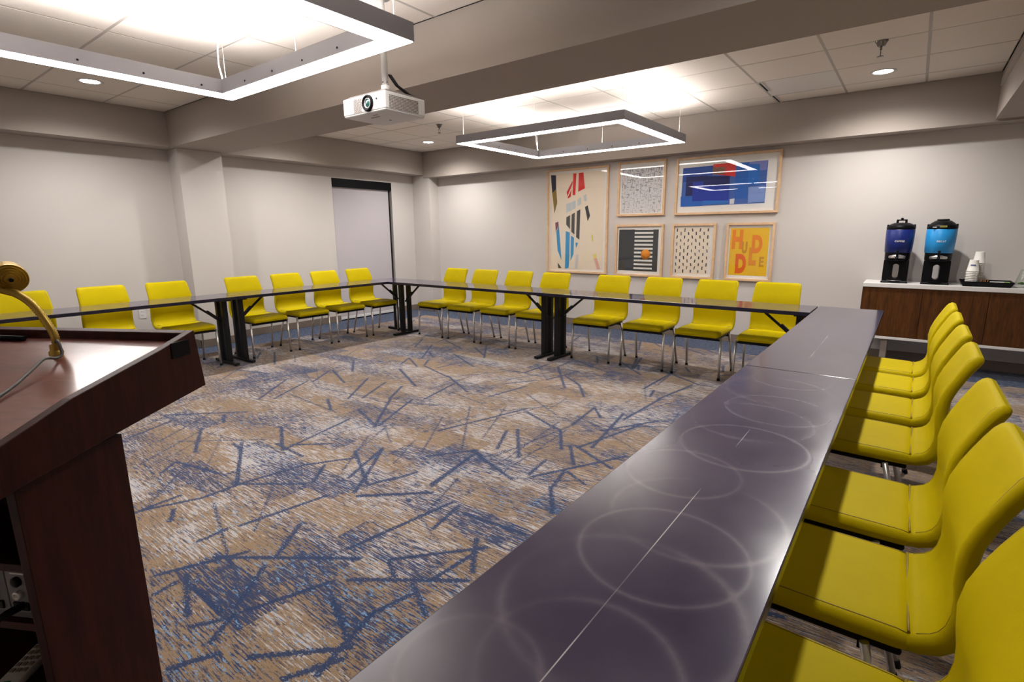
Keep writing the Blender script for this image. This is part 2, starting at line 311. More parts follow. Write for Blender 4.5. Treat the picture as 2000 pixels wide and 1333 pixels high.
# ---------------------------------------------------------------- room shell
XL, XR, YB, YF, ZC = -7.2, 1.9, 6.85, -1.3, 2.735
STROKES= [(-3.965,1.506,-3.553,1.294),(-3.51,1.86,-3.124,1.647),(-3.466,1.552,-2.872,1.232),(-3.494,1.509,-3.341,1.49),(-3.396,1.048,-3.493,1.159),(-3.493,1.159,-3.241,1.213),(-3.241,1.213,-3.104,1.243),(
-2.989,0.805,-2.874,1.052),(-2.874,1.052,-2.87,1.265),(-2.87,1.265,-2.803,1.605),(-2.803,1.605,-2.63,1.863),(-2.853,1.262,-2.576,1.464),(-2.435,1.04,-2.356,1.459),(-2.458,0.858,-2.456,0.989),(
-2.56,1.507,-2.703,1.677),(-2.724,1.916,-2.29,1.672),(-2.266,1.568,-2.364,1.714),(-2.364,1.714,-2.619,2.055),(-2.218,1.56,-1.926,1.817),(-2.275,1.667,-2.226,1.815),(-1.838,1.344,-1.762,1.809),(
-1.666,1.569,-1.71,1.793),(-1.854,1.229,-1.838,1.344),(-1.641,1.29,-1.363,1.6),(-1.627,1.273,-1.532,1.22),(-1.671,1.101,-1.278,1.383),(-1.398,1.311,-1.378,1.55),(-1.447,1.631,-1.296,1.428),(
-2.058,1.011,-2.211,1.215),(-2.272,0.845,-1.754,1.216),(-1.883,0.753,-2.031,0.939),(-1.835,0.754,-1.715,1.053),(-2.338,0.644,-2.195,0.95),(-2.208,0.595,-2.222,0.679),(-2.242,0.723,-1.977,0.621),(
-2.145,0.704,-1.899,0.706),(-1.907,0.607,-1.854,0.686),(-1.771,0.609,-1.849,0.729),(-1.441,1.017,-1.402,1.189),(-1.443,1.237,-1.276,1.146),(-1.602,0.659,-1.408,0.842),(-1.408,0.842,-1.364,0.886),(
-1.355,0.752,-1.435,1.022),(-1.427,0.679,-1.343,0.846),(-1.628,0.993,-1.364,0.886),(-1.765,0.48,-1.701,0.603),(-2.753,0.854,-2.864,0.91),(-4.186,1.123,-4.333,1.457),(-4.507,1.478,-4.064,1.888),(
-3.12,1.65,-3.26,2.258),(-3.157,1.731,-2.953,1.9),(-2.439,1.66,-2.619,2.055),(-2.296,2.125,-2.101,2.388),(-1.978,1.868,-2.059,2.258),(-2.976,2.271,-3.391,2.769),(-2.968,2.303,-3.237,2.879),(
-3.384,2.438,-3.011,2.299),(-3.827,2.457,-3.564,2.309),(-4.139,1.743,-3.968,1.664),(-2.927,1.667,-3.255,1.682),(-2.09,2.375,-1.926,2.278),(-1.997,1.883,-2.07,2.316),(-2.107,2.359,-1.67,2.194),(
-2.005,2.48,-2.149,2.771),(-2.1,2.835,-1.812,2.458),(-2.253,3.17,-1.842,2.992),(-1.842,2.992,-1.667,2.725),(-1.834,3.146,-1.886,3.576),(-1.886,3.576,-1.742,3.403),(-1.578,3.456,-1.546,4.089),(
-1.594,2.802,-1.427,3.439),(-1.653,2.809,-1.483,2.567),(-1.627,2.827,-1.278,2.654),(-1.627,2.301,-1.658,2.526),(-1.598,2.284,-1.282,2.864),(-1.444,2.251,-1.282,2.021),(-1.49,2.48,-1.434,2.259),(
-2.212,1.555,-1.926,1.814),(-2.219,1.776,-2.177,1.941),(-1.644,1.756,-1.292,1.787),(-2.541,2.488,-2.311,3.235),(-1.606,3.163,-1.363,3.578),(-1.518,2.857,-1.636,3.579),(-1.462,2.461,-1.307,2.386),(
-5.944,3.161,-5.373,2.844),(-4.314,2.116,-4.701,2.593),(-4.209,2.192,-4.48,2.676),(-4.416,2.697,-4.648,3.03),(-4.639,3.064,-4.138,2.846),(-4.799,3.439,-4.433,3.153),(-3.692,2.561,-4.087,3.079),(
-3.614,2.656,-3.833,3.087),(-4.107,3.497,-3.501,3.16),(-4.248,3.636,-4.398,3.887),(-4.398,3.887,-4.031,3.668),(-4.26,3.95,-4.703,4.547),(-4.781,4.327,-5.071,4.738),(-4.446,4.247,-4.194,4.064),(
-3.403,2.768,-3.605,3.086),(-4.885,2.315,-4.817,2.772),(-5.459,2.484,-5.048,2.608),(-4.11,3.495,-3.503,3.158),(-4.005,3.746,-4.14,3.935),(-3.982,3.732,-3.481,3.56),(-3.82,3.758,-3.762,4.104),(
-4.124,4.325,-3.541,4.013),(-4.767,4.856,-4.236,4.586),(-4.117,4.913,-3.703,4.375),(-4.119,4.708,-3.8,4.48),(-3.51,3.591,-2.995,3.302),(-3.155,2.934,-3.278,3.457),(-2.753,3.311,-2.676,3.747),(
-2.963,4.111,-2.958,4.545),(-2.821,4.521,-2.361,3.905),(-2.57,4.257,-2.301,4.059),(-2.301,4.059,-2.096,3.78),(-2.819,4.552,-2.827,4.825),(-2.637,4.033,-2.556,4.48),(-2.868,4.894,-2.29,4.614),(
-3.235,4.084,-2.922,4.113),(-2.893,3.684,-2.715,3.953),(-2.143,4.885,-2.278,5.408),(-1.777,4.285,-1.769,4.895),(-1.738,4.916,-1.418,4.688),(-1.418,4.688,-1.308,4.707),(-1.56,4.079,-1.464,4.656),(
-1.64,4.108,-1.682,4.296),(-2.467,5.755,-2.686,6.327),(-2.534,6.312,-2.308,6.049),(-1.433,5.52,-1.371,5.282),(-1.732,5.251,-1.639,5.093)]
BLOTS= [(-1.789,0.505,1,1),(-1.726,0.606,1,0.8),(-1.962,1.002,1,0.8),(-1.72,1.036,1,1),(-1.413,0.953,1,1),(-1.923,0.849,1,0.6),(-1.32,1.085,1,1),(-1.146,1.092,1,0.9),(-1.29,0.902,1,0.8),(
-1.438,2.021,1,1.2),(-1.629,2.051,1,0.8),(-2.205,2.21,1,0.5),(-2.534,1.972,1,0.9),(-2.789,1.989,1,0.7),(-3.226,2.488,1,0.7),(-3.952,1.822,1,0.7),(-3.763,1.69,1,0.6),(-3.764,1.283,1,0.4),(
-2.923,0.84,1,0.5),(-2.044,1.255,1,0.6),(-2.458,0.659,1,0.7),(-1.166,1.333,1,0.7),(-1.538,1.171,1,0.5),(-1.858,3.127,1,0.5),(-1.594,2.752,1,0.4),(-2.892,2.803,1,0.4),(-4.831,3.011,1,0.4),(
-4.555,2.508,1,0.4),(-3.355,3.467,1,0.3),(-2.382,5.599,1,0.3),(-2.58,0.783,-1,1),(-3.171,0.926,-1,0.9),(-2.618,1.003,-1,0.8),(-2.501,1.149,-1,0.6),(-2.227,2.055,-1,0.9),(-1.914,1.992,-1,0.7),(
-1.534,0.849,-1,1),(-1.53,0.929,-1,0.7),(-3.208,1.483,-1,0.7),(-3.152,1.622,-1,0.6),(-3.386,2.159,-1,0.7),(-3.044,2.272,-1,0.7),(-1.742,2.195,-1,0.6),(-1.497,3.388,-1,0.6),(-1.986,4.136,-1,0.4),(
-3.484,3.069,-1,0.5),(-2.23,3.278,-1,0.4),(-2.26,1.591,-1,0.4),(-2.473,2.816,-1,0.5),(-4.401,2.046,-1,0.5),(-5.73,3.256,-1,0.3)]
def build_floor():
    fx0, fx1, fy0, fy1, st = -6.6, 1.0, 0.2, 6.4, 0.0125
    nx = int(round((fx1-fx0)/st))+1; ny = int(round((fy1-fy0)/st))+1
    gx = np.linspace(fx0, fx1, nx); gy = np.linspace(fy0, fy1, ny)
    D = np.full((ny, nx), 0.5, np.float32)
    rnd = np.random.RandomState(5)
    segs = [(a, b, c, d, 0.0105) for a, b, c, d in STROKES]
    for _ in range(170):                                  # the same strokes carry on where tables and chairs hide the carpet
        x = rnd.uniform(-6.4, 0.9); y = rnd.uniform(0.3, 6.2)
        if -5.7 < x < -0.75 and 0.7 < y < 4.6: continue
        an = rnd.uniform(0, math.pi); ln = rnd.uniform(0.15, 0.55)
        segs.append((x, y, x+ln*math.cos(an), y+ln*math.sin(an), 0.011))
    for _ in range(130):                                   # fainter, thinner ones
        x = rnd.uniform(-5.6, -0.8); y = rnd.uniform(0.8, 4.6); an = rnd.uniform(0, math.pi); ln = rnd.uniform(0.3, 0.9)
        segs.append((x, y, x+ln*math.cos(an), y+ln*math.sin(an), rnd.uniform(0.002, 0.006)))
    for x0, y0, x1, y1, w in segs:
        ax0, ax1 = min(x0, x1)-0.08, max(x0, x1)+0.08; ay0, ay1 = min(y0, y1)-0.08, max(y0, y1)+0.08
        i0, i1 = np.searchsorted(gx, [ax0, ax1]); j0, j1 = np.searchsorted(gy, [ay0, ay1])
        if i1 <= i0 or j1 <= j0: continue
        PX, PY = np.meshgrid(gx[i0:i1], gy[j0:j1]); dx, dy = x1-x0, y1-y0; L2 = dx*dx+dy*dy+1e-9
        t = np.clip(((PX-x0)*dx+(PY-y0)*dy)/L2, 0, 1)
        d = np.hypot(PX-x0-t*dx, PY-y0-t*dy)-w
        D[j0:j1, i0:i1] = np.minimum(D[j0:j1, i0:i1], d)
    B = np.zeros((ny, nx), np.float32); PX, PY = np.meshgrid(gx, gy)
    for x, y, s, a in BLOTS:
        B += s*a*np.exp(-((PX-x)/0.30)**4-((PY-y)/0.12)**4)*0.8
    B = np.clip(B, -1.1, 1.1)
    V = np.zeros((ny*nx, 3), np.float32); V[:, 0] = PX.ravel(); V[:, 1] = PY.ravel()
    ii = np.arange(ny*nx).reshape(ny, nx)
    Q = np.stack([ii[:-1, :-1], ii[:-1, 1:], ii[1:, 1:], ii[1:, :-1]], -1).reshape(-1, 4)
    ext = [(XL-.1, YF-.1, fx0, YB+.1), (fx1, YF-.1, XR+.1, YB+.1), (fx0, YF-.1, fx1, fy0), (fx0, fy1, fx1, YB+.1)]
    EV = []; EQ = []; n0 = len(V)
    for a, b, c, d in ext:
        k = n0+len(EV); EV += [(a, b, 0), (c, b, 0), (c, d, 0), (a, d, 0)]; EQ.append((k, k+1, k+2, k+3))
    V = np.vstack([V, np.array(EV, np.float32)]); Q = np.vstack([Q, np.array(EQ)])
    me = bpy.data.meshes.new('floor'); me.vertices.add(len(V)); me.vertices.foreach_set('co', V.ravel())
    me.loops.add(Q.size); me.loops.foreach_set('vertex_index', Q.ravel().astype(np.int32))
    me.polygons.add(len(Q)); me.polygons.foreach_set('loop_start', np.arange(0, Q.size, 4, dtype=np.int32)); me.polygons.foreach_set('loop_total', np.full(len(Q), 4, np.int32))
    me.update(calc_edges=True); me.validate()
    for nm, arr, fill in (('stroke', D, 0.5), ('blot', B, 0.0)):
        a = me.attributes.new(nm, 'FLOAT', 'POINT'); a.data.foreach_set('value', np.concatenate([arr.ravel(), np.full(len(EV), fill, np.float32)]).astype(np.float32))
    o = bpy.data.objects.new('floor', me); C.objects.link(o); me.materials.append(M['carpet'])
    return tag(o, 'tan and blue patterned carpet floor with dark blue border', 'floor', kind='structure')
build_floor()
def st_box(name, boxes, m, label, cat, bevel=0, parent=None):
    b = MB()
    for x in boxes: b.box(*x)
    return b.build(name, m, parent, bevel, label=label, cat=cat, kind='structure')
WY0, WY1, WZ = 4.99, 6.155, 2.22          # window opening in the left wall
st_box('wall_back', [(XL-.1, XR+.1, YB, YB+.1, 0, ZC+.1)], M['wall'], 'pale beige back wall hung with six framed prints', 'wall')
st_box('wall_left', [(XL-.12, XL, YF, WY0, 0, ZC+.1), (XL-.12, XL, WY1, YB, 0, ZC+.1), (XL-.12, XL, WY0, WY1, WZ, ZC+.1)], M['wall'], 'pale beige left wall with the shaded window', 'wall')
st_box('wall_right', [(XR, XR+.1, YF, YB, 0, ZC+.1)], M['wall'], 'pale beige wall at right, beyond the cabinet', 'wall')
st_box('wall_front', [(XL-.1, XR+.1, YF-.1, YF, 0, ZC+.1)], M['wall'], 'pale beige wall behind the lectern', 'wall')
st_box('soffit_left', [(XL, -6.90, YF, YB, 2.36, ZC)], M['soffit'], 'boxed soffit running along the left wall', 'soffit')
st_box('soffit_back', [(-6.90, XR, 6.62, YB, 2.315, ZC)], M['soffit'], 'boxed soffit above the framed prints', 'soffit')
sr = st_box('soffit_right', [(0.455, XR, YF, 6.62, 2.335, ZC)], M['soffit'], 'deep boxed soffit at upper right with a long grille', 'soffit')
for k in range(3): MB().box(0.440, 0.455, 3.5, 6.45, 2.628-0.022*k, 2.640-0.022*k).build('grille_slat', M['tbar'], sr)
st_box('beam', [(-6.90, 0.455, 2.685, 3.325, 2.36, ZC)], M['soffit'], 'wide taupe ceiling beam crossing the room', 'beam')
st_box('pillar', [(XL, -6.92, 2.765, 3.26, 0, 2.36)], M['wall'], 'square beige pillar under the end of the beam', 'pillar')
st_box('pillar', [(XL, -6.78, 6.636, YB, 0, 2.36)], M['wall'], 'narrow beige pillar in the corner beside the window', 'pillar')
bh = 0.10; bt = 0.012
st_box('baseboard_back', [(-6.78, XR, YB-bt, YB, 0, bh)], M['base'], 'dark taupe baseboard along the back wall', 'baseboard', 0.003)
st_box('baseboard_left', [(XL, XL+bt, YF, 2.765, 0, bh), (XL, XL+bt, 3.26, WY0-.01, 0, bh), (XL, XL+bt, WY1+.01, 6.636, 0, bh)], M['base'], 'dark taupe baseboard along the left wall', 'baseboard', 0.003)
st_box('trim_1', [(XL, -6.92+bt, 2.765-bt, 2.765, 0, bh), (-6.92, -6.92+bt, 2.765-bt, 3.26+bt, 0, bh), (XL, -6.92+bt, 3.26, 3.26+bt, 0, bh)], M['base'], 'dark taupe baseboard round the square pillar', 'baseboard', 0.003)
st_box('trim_2', [(XL, -6.78+bt, 6.636-bt, 6.636, 0, bh), (-6.78, -6.78+bt, 6.636-bt, YB, 0, bh)], M['base'], 'dark taupe baseboard round the corner pillar', 'baseboard', 0.003)
st_box('baseboard_right', [(XR-bt, XR, YF, YB, 0, bh)], M['base'], 'dark taupe baseboard along the right wall', 'baseboard', 0.003)
# window behind the shade
w1 = st_box('window_1', [(XL-.12, XL-.07, WY0, WY0+.05, 0.02, WZ), (XL-.12, XL-.07, WY1-.05, WY1, 0.02, WZ), (XL-.12, XL-.07, WY0, WY1, WZ-.05, WZ), (XL-.12, XL-.07, WY0, WY1, 0, .05)], M['black'], 'floor length window behind a lowered grey shade', 'window')
MB().box(XL-.105, XL-.095, WY0+.05, WY1-.05, .05, WZ-.05).build('pane', mat('night_glass', (0.02, 0.02, 0.025), 0.05), w1)
sh = empty('roller_shade', (XL-.03, (WY0+WY1)/2, 0.0), label='lowered lavender grey roller shade with black head box covering the window', cat='blind')
hw = (WY1-WY0)/2
MB().box(-.035, .035, -hw+.003, hw-.003, 2.092, WZ-.002).build('head_box', M['black'], sh, 0.004)
MB().box(-.012, -.009, -hw+.015, hw-.045, 0.06, 2.10).build('fabric', M['shade'], sh)
MB().box(-.018, -.002, -hw+.012, hw-.042, 0.02, 0.062).build('hem_bar', M['white'], sh, 0.003)
MB().box(-.004, .006, -hw+.004, -hw+.012, 0.02, 2.09).build('side_channel', M['shade'], sh)
MB().box(-.014, .004, hw-.040, hw-.030, 0.02, 2.09).build('side_channel', M['black'], sh)

# ---------------------------------------------------------------- ceiling with tiles
ceil = st_box('ceiling', [(XL-.1, XR+.1, YF-.1, YB+.1, ZC+.06, ZC+.12)], M['slab'], 'suspended ceiling of square tiles', 'ceiling')
GX = [-0.08-0.637*k for k in range(-1, 12)]; GX = sorted(GX)
GYs = {'front': [1.47+0.64*k for k in range(-5, 3)], 'back': [5.0+0.635*k for k in range(-3, 4)]}
tile_cache = {}
def tile(x0, x1, y0, y1, m):
    g = 0.0075
    key = (round(x1-x0, 3), round(y1-y0, 3), m.name)
    if key not in tile_cache:
        w, d = x1-x0-2*g, y1-y0-2*g
        tile_cache[key] = MB().hexa([(-w/2+.004, -d/2+.004, 0), (w/2-.004, -d/2+.004, 0), (w/2-.004, d/2-.004, 0), (-w/2+.004, d/2-.004, 0)], [(-w/2, -d/2, .004), (w/2, -d/2, .004), (w/2, d/2, .004), (-w/2, d/2, .004)]).add([(-w/2, -d/2, .004), (w/2, -d/2, .004), (w/2, d/2, .004), (-w/2, d/2, .004), (-w/2, -d/2, .02), (w/2, -d/2, .02), (w/2, d/2, .02), (-w/2, d/2, .02)], [(4, 5, 6, 7), (0, 1, 5, 4), (1, 2, 6, 5), (2, 3, 7, 6), (3, 0, 4, 7)]).mesh('tile')
        tile_cache[key].materials.append(m)
    o = bpy.data.objects.new('tile', tile_cache[key]); C.objects.link(o); o.parent = ceil
    o.location = ((x0+x1)/2, (y0+y1)/2, ZC+random.uniform(-0.0008, 0.0008))
for bay, (ya, yb) in {'front': (YF, 2.685), 'back': (3.325, 6.62)}.items():
    ys = [ya]+[y for y in GYs[bay] if ya+.03 < y < yb-.03]+[yb]
    xs = [-6.90]+[x for x in GX if -6.87 < x < 0.42]+[0.455]
    for i in range(len(xs)-1):
        for j in range(len(ys)-1):
            panel = bay == 'back' and abs(xs[i]+1.354) < .03 and abs(ys[j]-5.635) < .03
            tile(xs[i], xs[i+1], ys[j], ys[j+1], M['tile_panel'] if panel else M['tile'])
    for x in xs[1:-1]:
        w = .013 if abs(x+.08) > .02 else .017
        MB().box(x-w, x+w, ya, yb, ZC+.001, ZC+.030).build('grid_bar', M['tbar'], ceil)
    for y in ys[1:-1]:
        MB().box(xs[0], xs[-1], y-.010, y+.010, ZC+.0015, ZC+.030).build('grid_bar', M['tbar'], ceil)
for ya, yb in ((5.65, 6.02), (6.24, 6.60)):          # linear slot diffuser at the panel's left edge
    b = MB().box(-1.354, -1.345, ya, yb, ZC-.006, ZC+.01).box(-1.322, -1.313, ya, yb, ZC-.006, ZC+.01).box(-1.354, -1.313, ya-.006, ya, ZC-.006, ZC+.01)
    d = b.build('slot_diffuser', M['tile_panel'], ceil)
    MB().box(-1.345, -1.322, ya, yb, ZC-.001, ZC+.008).build('slot', M['black'], d)

# ---------------------------------------------------------------- ceiling fittings
def ring_light(cx, cy, lx, ly, w, zb, hgt, label):
    r = empty('ring_pendant', (cx, cy, zb), label=label, cat='ceiling light', group='rectangular ring pendants')
    a, b = lx/2, ly/2; t = .006
    co = [(-a, -b), (a, -b), (a, b), (-a, b)]; ci = [(-a+w, -b+w), (a-w, -b+w), (a-w, b-w), (-a+w, b-w)]
    def inset(c, d): return (c[0]-math.copysign(1, c[0])*d, c[1]-math.copysign(1, c[1])*d)
    for k in range(4):
        p, q, pi, qi = co[k], co[(k+1) % 4], ci[k], ci[(k+1) % 4]
        m = MB()
        for (s, e, s2, e2) in ((p, q, inset(p, t), inset(q, t)), (inset(pi, -t), inset(qi, -t), pi, qi)):
            m.hexa([s+(0,), e+(0,), e2+(0,), s2+(0,)], [s+(hgt,), e+(hgt,), e2+(hgt,), s2+(hgt,)])
        m.hexa([inset(p, t)+(hgt-.03,), inset(q, t)+(hgt-.03,), inset(qi, -t)+(hgt-.03,), inset(pi, -t)+(hgt-.03,)], [inset(p, t)+(hgt-.024,), inset(q, t)+(hgt-.024,), inset(qi, -t)+(hgt-.024,), inset(pi, -t)+(hgt-.024,)])
        o = m.build('rail', M['alu'], r)
        # little screws on the inner face
        mid = Vector(((pi[0]+qi[0])/2, (pi[1]+qi[1])/2, .028)); dr = (Vector(qi+(0,))-Vector(pi+(0,))).normalized(); nn = Vector((-dr.y, dr.x, 0))
        for s in (-.55, -.18, .18, .55): MB().lathe([(0, .003), (.006, .003), (.006, 0)], mid+dr*s*.9, nn, 8).build('screw', M['black'], o)
    dn = MB(); up = MB()
    for k in range(4):
        p, q, pi, qi = co[k], co[(k+1) % 4], ci[k], ci[(k+1) % 4]
        P4 = [inset(p, t), inset(q, t), inset(qi, -t), inset(pi, -t)]
        dn.hexa([c+(-.004,) for c in P4], [c+(.006,) for c in P4])
        P5 = [inset(p, .025), inset(q, .025), inset(qi, -.025), inset(pi, -.025)]
        up.hexa([c+(hgt-.023,) for c in P5], [c+(hgt-.008,) for c in P5])
    dn.build('diffuser', M['ring_dn'], r); up.build('uplight_strip', M['ring_up'], r)
    zt = ZC-zb
    for x, y in ((-a+w/2, -b+w/2), (a-w/2, -b+w/2), (a-w/2, b-w/2), (-a+w/2, b-w/2), (0, -b+w/2), (0, b-w/2)):
        m = MB().tube([(x, y, hgt-.01), (x, y, zt+.001)], .0016, 6); m.lathe([(.0, .0), (.014, 0), (.014, .018), (.004, .022)], (x, y, hgt-.012), (0, 0, 1), 12)
        m.build('suspension_cable', M['cordw'], r)
    x, y = -a+w*.75, b-w*.75
    m = MB().tube([(x, y, hgt-.01), (x-.02, y-.01, hgt+.10), (x-.035, y, hgt+.2), (x-.012, y, hgt+.28), (x-.01, y, zt)], .005, 8); m.lathe([(.055, 0), (.055, -.02), (.0, -.024)], (x-.01, y, zt), (0, 0, 1), 20)
    m.build('power_cord', M['cordw'], r)
    return r
ring_light(-3.075, 1.26, 1.89, 1.52, .135, 2.32, .088, 'large glowing rectangular ring pendant at upper left, nearest the lectern')
ring_light(-3.085, 5.17, 1.96, 1.53, .115, 2.32, .080, 'glowing rectangular ring pendant in front of the framed prints')
def downlight(x, y, label, k=1.0):
    d = empty('downlight', (x, y, ZC), label=label, cat='downlight', group='recessed downlights')
    MB().lathe([(.098, .002), (.098, -.005), (.078, -.007), (.070, -.002)], (0, 0, 0), (0, 0, 1), 28).build('trim_ring', M['white'], d)
    MB().lathe([(.071, .001), (.0, .001)], (0, 0, -.005), (0, 0, 1), 28).build('lens', M['can'], d)
    L = bpy.data.lights.new('downlight_lamp', 'SPOT'); L.energy = CAN_W*k; L.spot_size = math.radians(157); L.spot_blend = 0.85; L.shadow_soft_size = 0.05; L.color = (1.0, 0.96, 0.925)
    o = bpy.data.objects.new('downlight_lamp', L); C.objects.link(o); o.parent = d; o.location = (0, 0, -.012)
for x in (-6.06, -0.39):
    for y, w in ((1.78, 'front bay'), (3.98, 'back bay, close behind the beam'), (5.95, 'back bay')):
        side = {(-6.06, 1.78): 'recessed round downlight beside the large ring pendant, near the left soffit', (-6.06, 5.95): 'small recessed downlight in the far corner of the ceiling', (-.39, 5.95): 'bright recessed downlight above the coffee cabinet'}.get((x, y), 'recessed round downlight in the %s on the %s side' % (w, 'left' if x < -3 else 'right'))
        downlight(x, y, side, 0.42 if (x > -3 and y < 3) else 1.0)
def sprinkler(x, y, label):
    s = empty('fire_sprinkler', (x, y, ZC), label=label, cat='sprinkler', group='ceiling sprinklers')
    MB().lathe([(.042, .001), (.042, -.004), (.034, -.014), (.024, -.036), (.018, -.040), (.0, -.040)], (0, 0, 0), (0, 0, 1), 20).build('escutcheon', M['gunmetal'], s)
    b = MB().tube([(0, 0, -.036), (0, 0, -.062)], .008, 10)
    for k in (-1, 1): b.tube([(0, .004*k, -.058), (0, .017*k, -.074), (0, .012*k, -.094), (0, 0, -.102)], .0028, 6)
    b.lathe([(0, -.100), (.006, -.102), (.022, -.106), (.022, -.109), (0, -.109)], (0, 0, 0), (0, 0, 1), 16)
    b.build('sprinkler_head', M['gunmetal'], s)
sprinkler(-0.36, 5.02, 'chrome fire sprinkler above the bright downlight at upper right')
sprinkler(-5.0, 5.11, 'chrome fire sprinkler to the right of the projector')

# projector
pj = empty('projector', (-2.725, 2.15, 2.075), label='white ceiling projector with round dark lens on a pole mount', cat='projector')
pw, pd, ph = .395, .315, .108
MB().hexa([(-pw/2+.006, .006, 0), (pw/2-.006, .006, 0), (pw/2-.006, pd-.006, 0), (-pw/2+.006, pd-.006, 0)], [(-pw/2, 0, .012), (pw/2, 0, .012), (pw/2, pd, .012), (-pw/2, pd, .012)]).box(-pw/2, pw/2, 0, pd, .012, ph).build('body', M['white'], pj, .006, 3)
MB().box(-pw/2+.035, pw/2-.012, .015, pd-.015, ph, ph+.012).build('base_plate', mat('projector_grey', (.22, .20, .19), .5), pj, .004)
lx, lz = .045, .056
ln = MB().lathe([(.046, -.010), (.046, .010), (.041, .016), (.034, .013), (.029, .003), (0, .003)], (lx, 0, lz), (0, -1, 0), 32)
lo = ln.build('lens_barrel', M['black'], pj)
MB().lathe([(.030, .004), (.0285, .009), (.025, .009), (.024, .004)], (lx, 0, lz), (0, -1, 0), 28).build('lens_ring', M['chrome'], lo)
MB().lathe([(.024, .0045), (.018, .0085), (.009, .0110), (0, .0118)], (lx, 0, lz), (0, -1, 0), 28).build('lens_glass', mat('coated_lens', (.02, .11, .10), .05, coat=1.0), lo)
v = MB()
for i in range(9):
    for j in range(9): v.box(-.092+.0085*i, -.0868+.0085*i, -.0012, .001, .016+.0085*j+(.0042 if i % 2 else 0), .0212+.0085*j+(.0042 if i % 2 else 0))
v.build('front_vent', mat('vent_brown', (.10, .05, .035), .6), pj, kind='stuff')
v = MB()
for i in range(27):
    for j in range(9): v.box(pw/2-.001, pw/2+.0012, .030+.0085*i, .0352+.0085*i, .018+.0082*j, .0234+.0082*j)
v.build('side_vent', mat('vent_dark', (.13, .085, .06), .6), pj, kind='stuff')
MB().box(-.05, .03, .09, .098, -.0012, .001).box(.02, .06, .05, .056, -.0012, .001).box(-.01, .0, .20, .215, -.0012, .001).build('underside_slots', M['cord'], pj, kind='stuff')
MB().lathe([(.006, 0), (.006, .003), (0, .003)], (.122, 0, .072), (0, -1, 0), 12).build('sensor', M['cord'], pj)
MB().lathe([(.012, 0), (.012, .02), (0, .022)], (-.13, .05, ph), (0, 0, 1), 12).build('adjuster_foot', M['black'], pj)
px_, py_ = .065, .12
m = MB().tube([(px_, py_, ph+.05), (px_, py_, ZC-2.075)], .0185, 16); m.lathe([(.055, 0), (.055, -.012), (.02, -.016)], (px_, py_, ZC-2.075), (0, 0, 1), 20); m.build('mount_pole', M['white'], pj)
MB().lathe([(.0, 0), (.026, 0), (.026, .055), (.0, .055)], (px_, py_, ph+.01), (0, 0, 1), 16).box(px_-.035, px_+.035, py_-.03, py_+.03, ph+.008, ph+.02).bar((px_, py_, ph+.02), (px_+.08, py_+.13, ph+.02), .02, .008).bar((px_, py_, ph+.02), (px_-.13, py_+.1, ph+.02), .02, .008).build('mount_bracket', M['white'], pj)
for k in (0, 1): MB().tube([(px_+.012, py_+.02+.014*k, ph+.13), (px_+.04, py_+.05+.014*k, ph+.07), (px_+.085, py_+.10+.014*k, ph+.022), (px_+.09, py_+.17, ph+.014)], .0065, 8).build('signal_cable', M['black'], pj)
MB().tube([(px_-.02, py_, ph+.078), (px_, py_-.02, ph+.082), (px_+.02, py_, ph+.082)], .003, 6).build('cable_tie', M['black'], pj)
# ---------------------------------------------------------------- tables
TW, TH = 0.45, 0.74
def make_table(L, topm):
    t = empty('folding_table', (0, 0, 0))
    top = MB().box(-L/2+.002, L/2-.002, -TW/2, TW/2, TH-.032, TH).build('tabletop', [topm, M['tedge']], t, .003, 2)
    for p in top.data.polygons: p.material_index = 0 if p.normal.z > .9 else 1
    for s in (-1, 1):
        x = s*(L/2-.085)
        MB().box(x-.026, x+.026, -.23, .23, .006, .034).build('foot', M['blackm'], t, .006)
        for y in (-.062, .062):
            MB().box(x-.027, x+.027, y-.025, y+.025, .034, TH-.045).build('leg_post', M['blackm'], t, .005)
        MB().box(x-.035, x+.035, -.17, .17, TH-.048, TH-.032).build('top_plate', M['blackm'], t, .003)
        br = MB().bar((x, 0, .455), (x-s*.30, 0, TH-.040), .020, .020).build('brace', M['blackm'], t, .002)
        MB().bar((x-s*.035, 0, .486), (x-s*.15, 0, .588), .034, .030).build('brace_sleeve', M['blackm'], br, .003)
        for y in (-.2, .2): MB().lathe([(.012, 0), (.012, .007)], (x, y, 0), (0, 0, 1), 10).build('glide', M['black'], t)
    return t
def put_table(L, x, y, rz, label, group, topm=None):
    t = make_table(L, topm or M['ttop_clean']); t.location = (x, y, 0); t.rotation_euler = (0, 0, rz); return tag(t, label, 'table', group)
xl, xr, yb = -5.845, -0.355, 4.88
g = 'dark narrow tables set in a U'
put_table(2.515, -5.62+2.515/2, yb, 0, 'dark narrow table in the back row, ending at the window corner', g)
put_table(2.515, -5.62+2.515*1.5, yb, 0, 'dark narrow table in the back row, ending beside the right-hand tables', g)
R90 = math.pi/2
for k, lab in enumerate(('dark glossy table at right, farther of the two, reaching toward the cabinet', 'dark glossy table with swirling scuff marks filling the right foreground')):
    put_table(2.482, xr, 5.105-2.482*(k+.5), R90, lab, g, M['ttop'] if k else M['ttop_mild'])
for k, lab in enumerate(('dark narrow table in the left row, in front of the window', 'dark narrow table in the left row, behind the lectern')):
    put_table(2.45, xl, 5.105-2.45*(k+.5), R90, lab, g)

